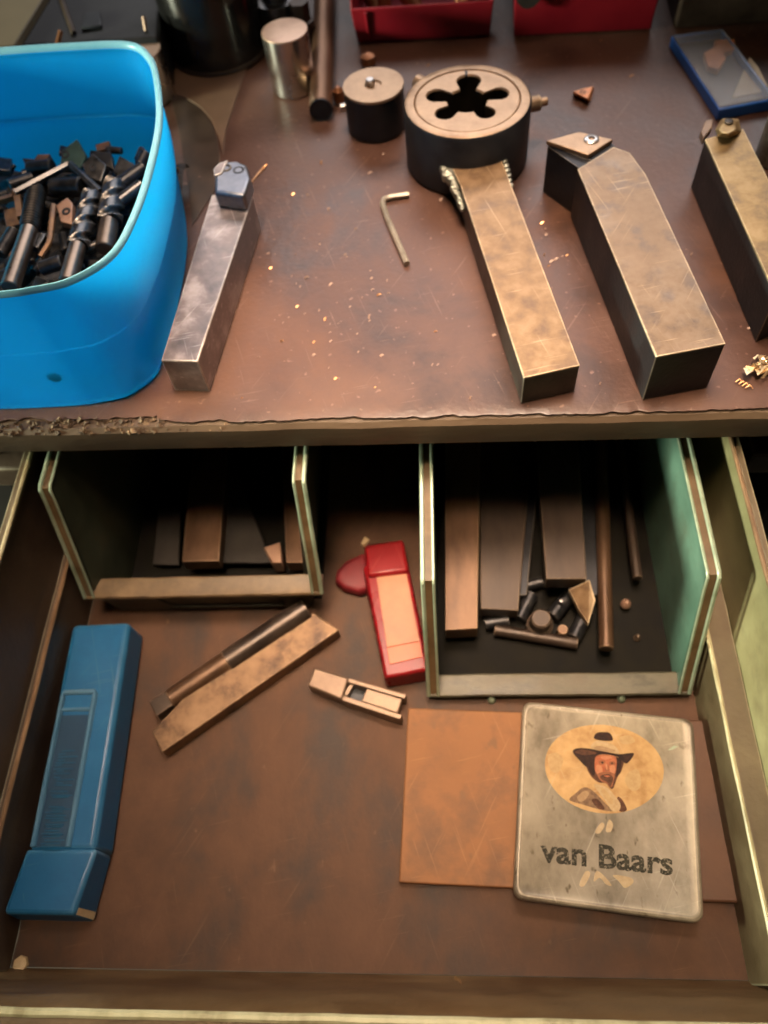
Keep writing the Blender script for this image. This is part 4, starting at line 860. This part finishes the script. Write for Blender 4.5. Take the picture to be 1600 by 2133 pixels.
obj('rim', b, M['rim'], tub, smooth=60)
# smudge on the front wall
k_best = min(range(len(rim_out)), key=lambda i: (rim_out[i]-Vector((at(120, 745, .03).x, .28, 0))).length)
p = ring(.0086, .030)[k_best]
obj('smudge', MB().lathe(p+Vector((0, .0009, -.002)), [(.0005, -.0002), (.0040, -.0001), (.0040, .0001), (.0005, .0002)], 16, axis=(0.1, -1, .1)), M['stain'], tub)

# heap underneath the pieces one can pick out
zc = .036
b = MB(); n = 34; vs = []; fs = []
x0_, x1_, y0_, y1_ = -.345, -.176, .296, .474
for j in range(n+1):
    for i in range(n+1):
        x = x0_+(x1_-x0_)*i/n; y = y0_+(y1_-y0_)*j/n
        u, v = 2*i/n-1, 2*j/n-1; rr = max(abs(u), abs(v)); k = (u*u+v*v)**.5
        if k > 1e-6: s_ = rr/k*(.45+.55*1)  if rr > .0 else 1
        z = zc-.011+.008*noise.noise(Vector((x*70, y*70, 0)))+.005*noise.noise(Vector((x*190, y*190, 4)))-.010*max(0, rr-.75)*4
        vs.append(Vector((xm+(x-xm)*1.0, y, max(.006, z))))
for j in range(n):
    for i in range(n):
        a = j*(n+1)+i; fs.append((a, a+1, a+n+2, a+n+1))
sk = [(i, 0) for i in range(n)]
b.add(vs, fs); solo('cutter_heap', b, M['heap'], 'dark mass of small cutters filling the bottom of the blue tub', 'cutter heap', smooth=0)['kind'] = 'stuff'
GT = 'cutters heaped in the blue tub'
def ct(x, y, z=zc): return at(x, y, z)
# tap with shank
t = thing('hand_tap', 'long tap with an orange-lit round shank at the left of the blue tub', 'tap', ct(45, 500, .02), GT)
a_, b2 = ct(20, 600, zc+.004), ct(62, 478, zc+.005); obj('shank', MB().rod(a_, b2, .0052, 20), M['shank'], t)
b = MB(); d = (ct(78, 390, zc+.003)-b2); Ld = d.length; prof = []
for k in range(34): prof.append((.0062 if k % 2 else .0050, Ld*k/33))
b.lathe(b2+d.normalized()*.0003, prof, 18, d); obj('thread', b, M['bit_dark'], t)
t = thing('twist_drill', 'thick twist drill with bright shank in the middle of the blue tub', 'drill', ct(170, 480, .02), GT)
a_, b2 = ct(140, 590, zc+.003), ct(162, 512, zc+.004); obj('shank', MB().rod(a_, b2, .0050, 20), M['shank'], t)
c = ct(196, 395, zc+.004); obj('flutes', MB().twist(b2, c, .0062, 1.7), M['bit_grey'], t)
t = thing('twist_drill', 'shorter fat drill at the right front of the heap in the blue tub', 'drill', ct(232, 440, .02), GT)
a_, b2 = ct(218, 520, zc), ct(228, 462, zc+.002); obj('shank', MB().rod(a_, b2, .0056, 20), M['shank'], t)
obj('flutes', MB().twist(b2, ct(243, 375, zc+.003), .0075, 1.2), M['bit_grey'], t)
b = MB().tube([ct(32, 402, zc+.008), ct(140, 345, zc+.009), ct(147, 343, zc+.009), ct(152, 348, zc+.009), ct(208, 400, zc+.006)], .0026, 6); solo('hex_key', b, M['bit_grey'], 'bent hex key lying on top of the heap in the blue tub', 'hex key', GT, .0002)
b = MB().tube([ct(112, 428, zc+.006), ct(104, 500, zc+.006), ct(100, 510, zc+.006), ct(84, 535, zc+.004)], .0018, 6); solo('hex_key', b, M['bit_rust'], 'thin rusty hex key between the tap and the drill in the blue tub', 'hex key', GT)
b = MB().tube([ct(28, 400, zc+.006), ct(36, 400, zc+.006), ct(44, 455, zc+.006)], .0026, 4); solo('hex_key', b, M['bit_rust'], 'short rusty square key beside the tap in the blue tub', 'key', GT)
b = MB().tube([ct(-20, 425, zc+.004), ct(28, 410, zc+.005)], .0024, 4); solo('key_bar', b, M['bit_rust'], 'rusty bar end at the left frame edge in the blue tub', 'bar', GT)
def plate(px, z, h, m, label, hole=None, tilt=0):
    P_ = [at(x, y, z) for x, y in px]; c = sum(P_, Vector())/len(P_)
    R = Matrix.Rotation(math.radians(tilt), 3, 'X')
    top = [c+R @ (p-c) for p in P_]; nn = R @ Vector((0, 0, -h))
    o = solo('clamp_plate', MB().prism([p+nn for p in top], top), m, label, 'clamp plate', GT, .0006)
    if hole:
        hc = c+R @ (at(*hole, z)-c); ax_ = R @ Vector((0, 0, 1))
        obj('hole', MB().lathe(hc, [(.0028, -.001), (.0028, .0003), (.0015, .0003), (.001, -.0004)], 14, ax_), M['black_oxide'], o)
    return o
plate([(118, 345), (132, 318), (168, 302), (180, 325), (160, 345)], zc+.006, .004, M['bit_green'], 'greenish plate at the top of the heap in the blue tub', (137, 324), 25)
plate([(172, 345), (198, 328), (222, 345), (205, 370), (178, 362)], zc+.008, .006, M['bit_grey'], 'grey clamp plate with a round hole at the top of the heap', (193, 349), 20)
plate([(185, 330), (190, 316), (232, 320), (233, 345)], zc+.003, .005, M['bit_dark'], 'dark square plate behind the holed clamp in the tub', None, 15)
plate([(234, 355), (252, 330), (284, 345), (262, 368)], zc+.005, .005, M['bit_grey'], 'grey clamp with a hole near the right wall of the tub', (248, 365), 15)
plate([(118, 430), (142, 415), (152, 425), (146, 462), (124, 458)], zc+.005, .005, M['copper_stub'], 'pinkish clamp with a hole beside the thick drill', (138, 440), 10)
plate([(8, 440), (40, 432), (44, 462), (10, 470)], zc+.002, .006, M['bit_rust'], 'rusty flat piece at the left edge of the heap in the tub', None, 10)
for (xa, ya, xb, yb, r, mn, lb) in [(238, 395, 300, 350, .0046, 'bit_dark', 'dark round cutter leaning to the right wall of the tub'), (250, 420, 296, 385, .0040, 'bit_grey', 'grey round cutter below the dark one at the right wall of the tub'),
        (110, 392, 172, 388, .0060, 'bit_dark', 'dark round cutter lying crosswise above the thick drill'), (70, 372, 20, 388, .0042, 'bit_dark', 'dark round cutter at the back left of the heap in the tub'),
        (60, 352, 110, 345, .0045, 'bit_dark', 'dark stub at the back of the heap in the tub'), (292, 345, 304, 320, .0036, 'bit_dark', 'dark pin standing against the right back wall of the tub'), (85, 560, 130, 545, .0042, 'bit_dark', 'dark round cutter at the front of the tub between tap and drill'),
        (0, 530, 30, 480, .0040, 'bit_dark', 'dark cutter under the tap at the left frame edge')]:
    o = MB().rod(ct(xa, ya, zc+.003), ct(xb, yb, zc+.005), r, 16); solo('milling_cutter', o, M[mn], lb, 'cutter', GT)
GS = 'small dark cutter bits heaped in the blue tub'
for k in range(95):
    x = random.uniform(-.325, -.178); y = random.uniform(.300, .470)
    if x > -.19 and (y > .455 or y < .315): continue
    p = Vector((x, y, zc-.006+random.uniform(-.004, .006)+.004*(y > .43))); s_ = random.uniform(.004, .0085)
    R = Matrix.Rotation(random.uniform(0, 6.28), 3, 'Z') @ Matrix.Rotation(random.uniform(-.5, .5), 3, 'X')
    mk = random.choice(['bit_dark']*6+['bit_grey']*2+['bit_rust']); mm = M[mk]
    b = MB()
    if k % 3 == 0: b.rod(p-R @ Vector((s_, 0, 0)), p+R @ Vector((s_, 0, 0)), s_*.42, 10)
    elif k % 3 == 1: b.box((-s_*.8, -s_*.6, -s_*.3), (s_*.8, s_*.6, s_*.3), Matrix.Translation(p) @ R.to_4x4())
    else: b.prism([p+R @ Vector((s_*math.cos(a), s_*math.sin(a), -s_*.25)) for a in (0, 2.1, 4.2)], [p+R @ Vector((s_*math.cos(a), s_*math.sin(a), s_*.25)) for a in (0, 2.1, 4.2)])
    solo('cutter_bit', b, mm, f"small {dict(bit_dark='dark', bit_grey='grey', bit_rust='rusty')[mk]} {('round', 'square', 'triangular')[k % 3]} cutter bit at the {'front' if y < .345 else 'back' if y > .42 else 'middle'} {'left' if x < -.255 else 'right'} of the tub heap", 'cutter bit', GS, .0004 if k % 3 else 0)
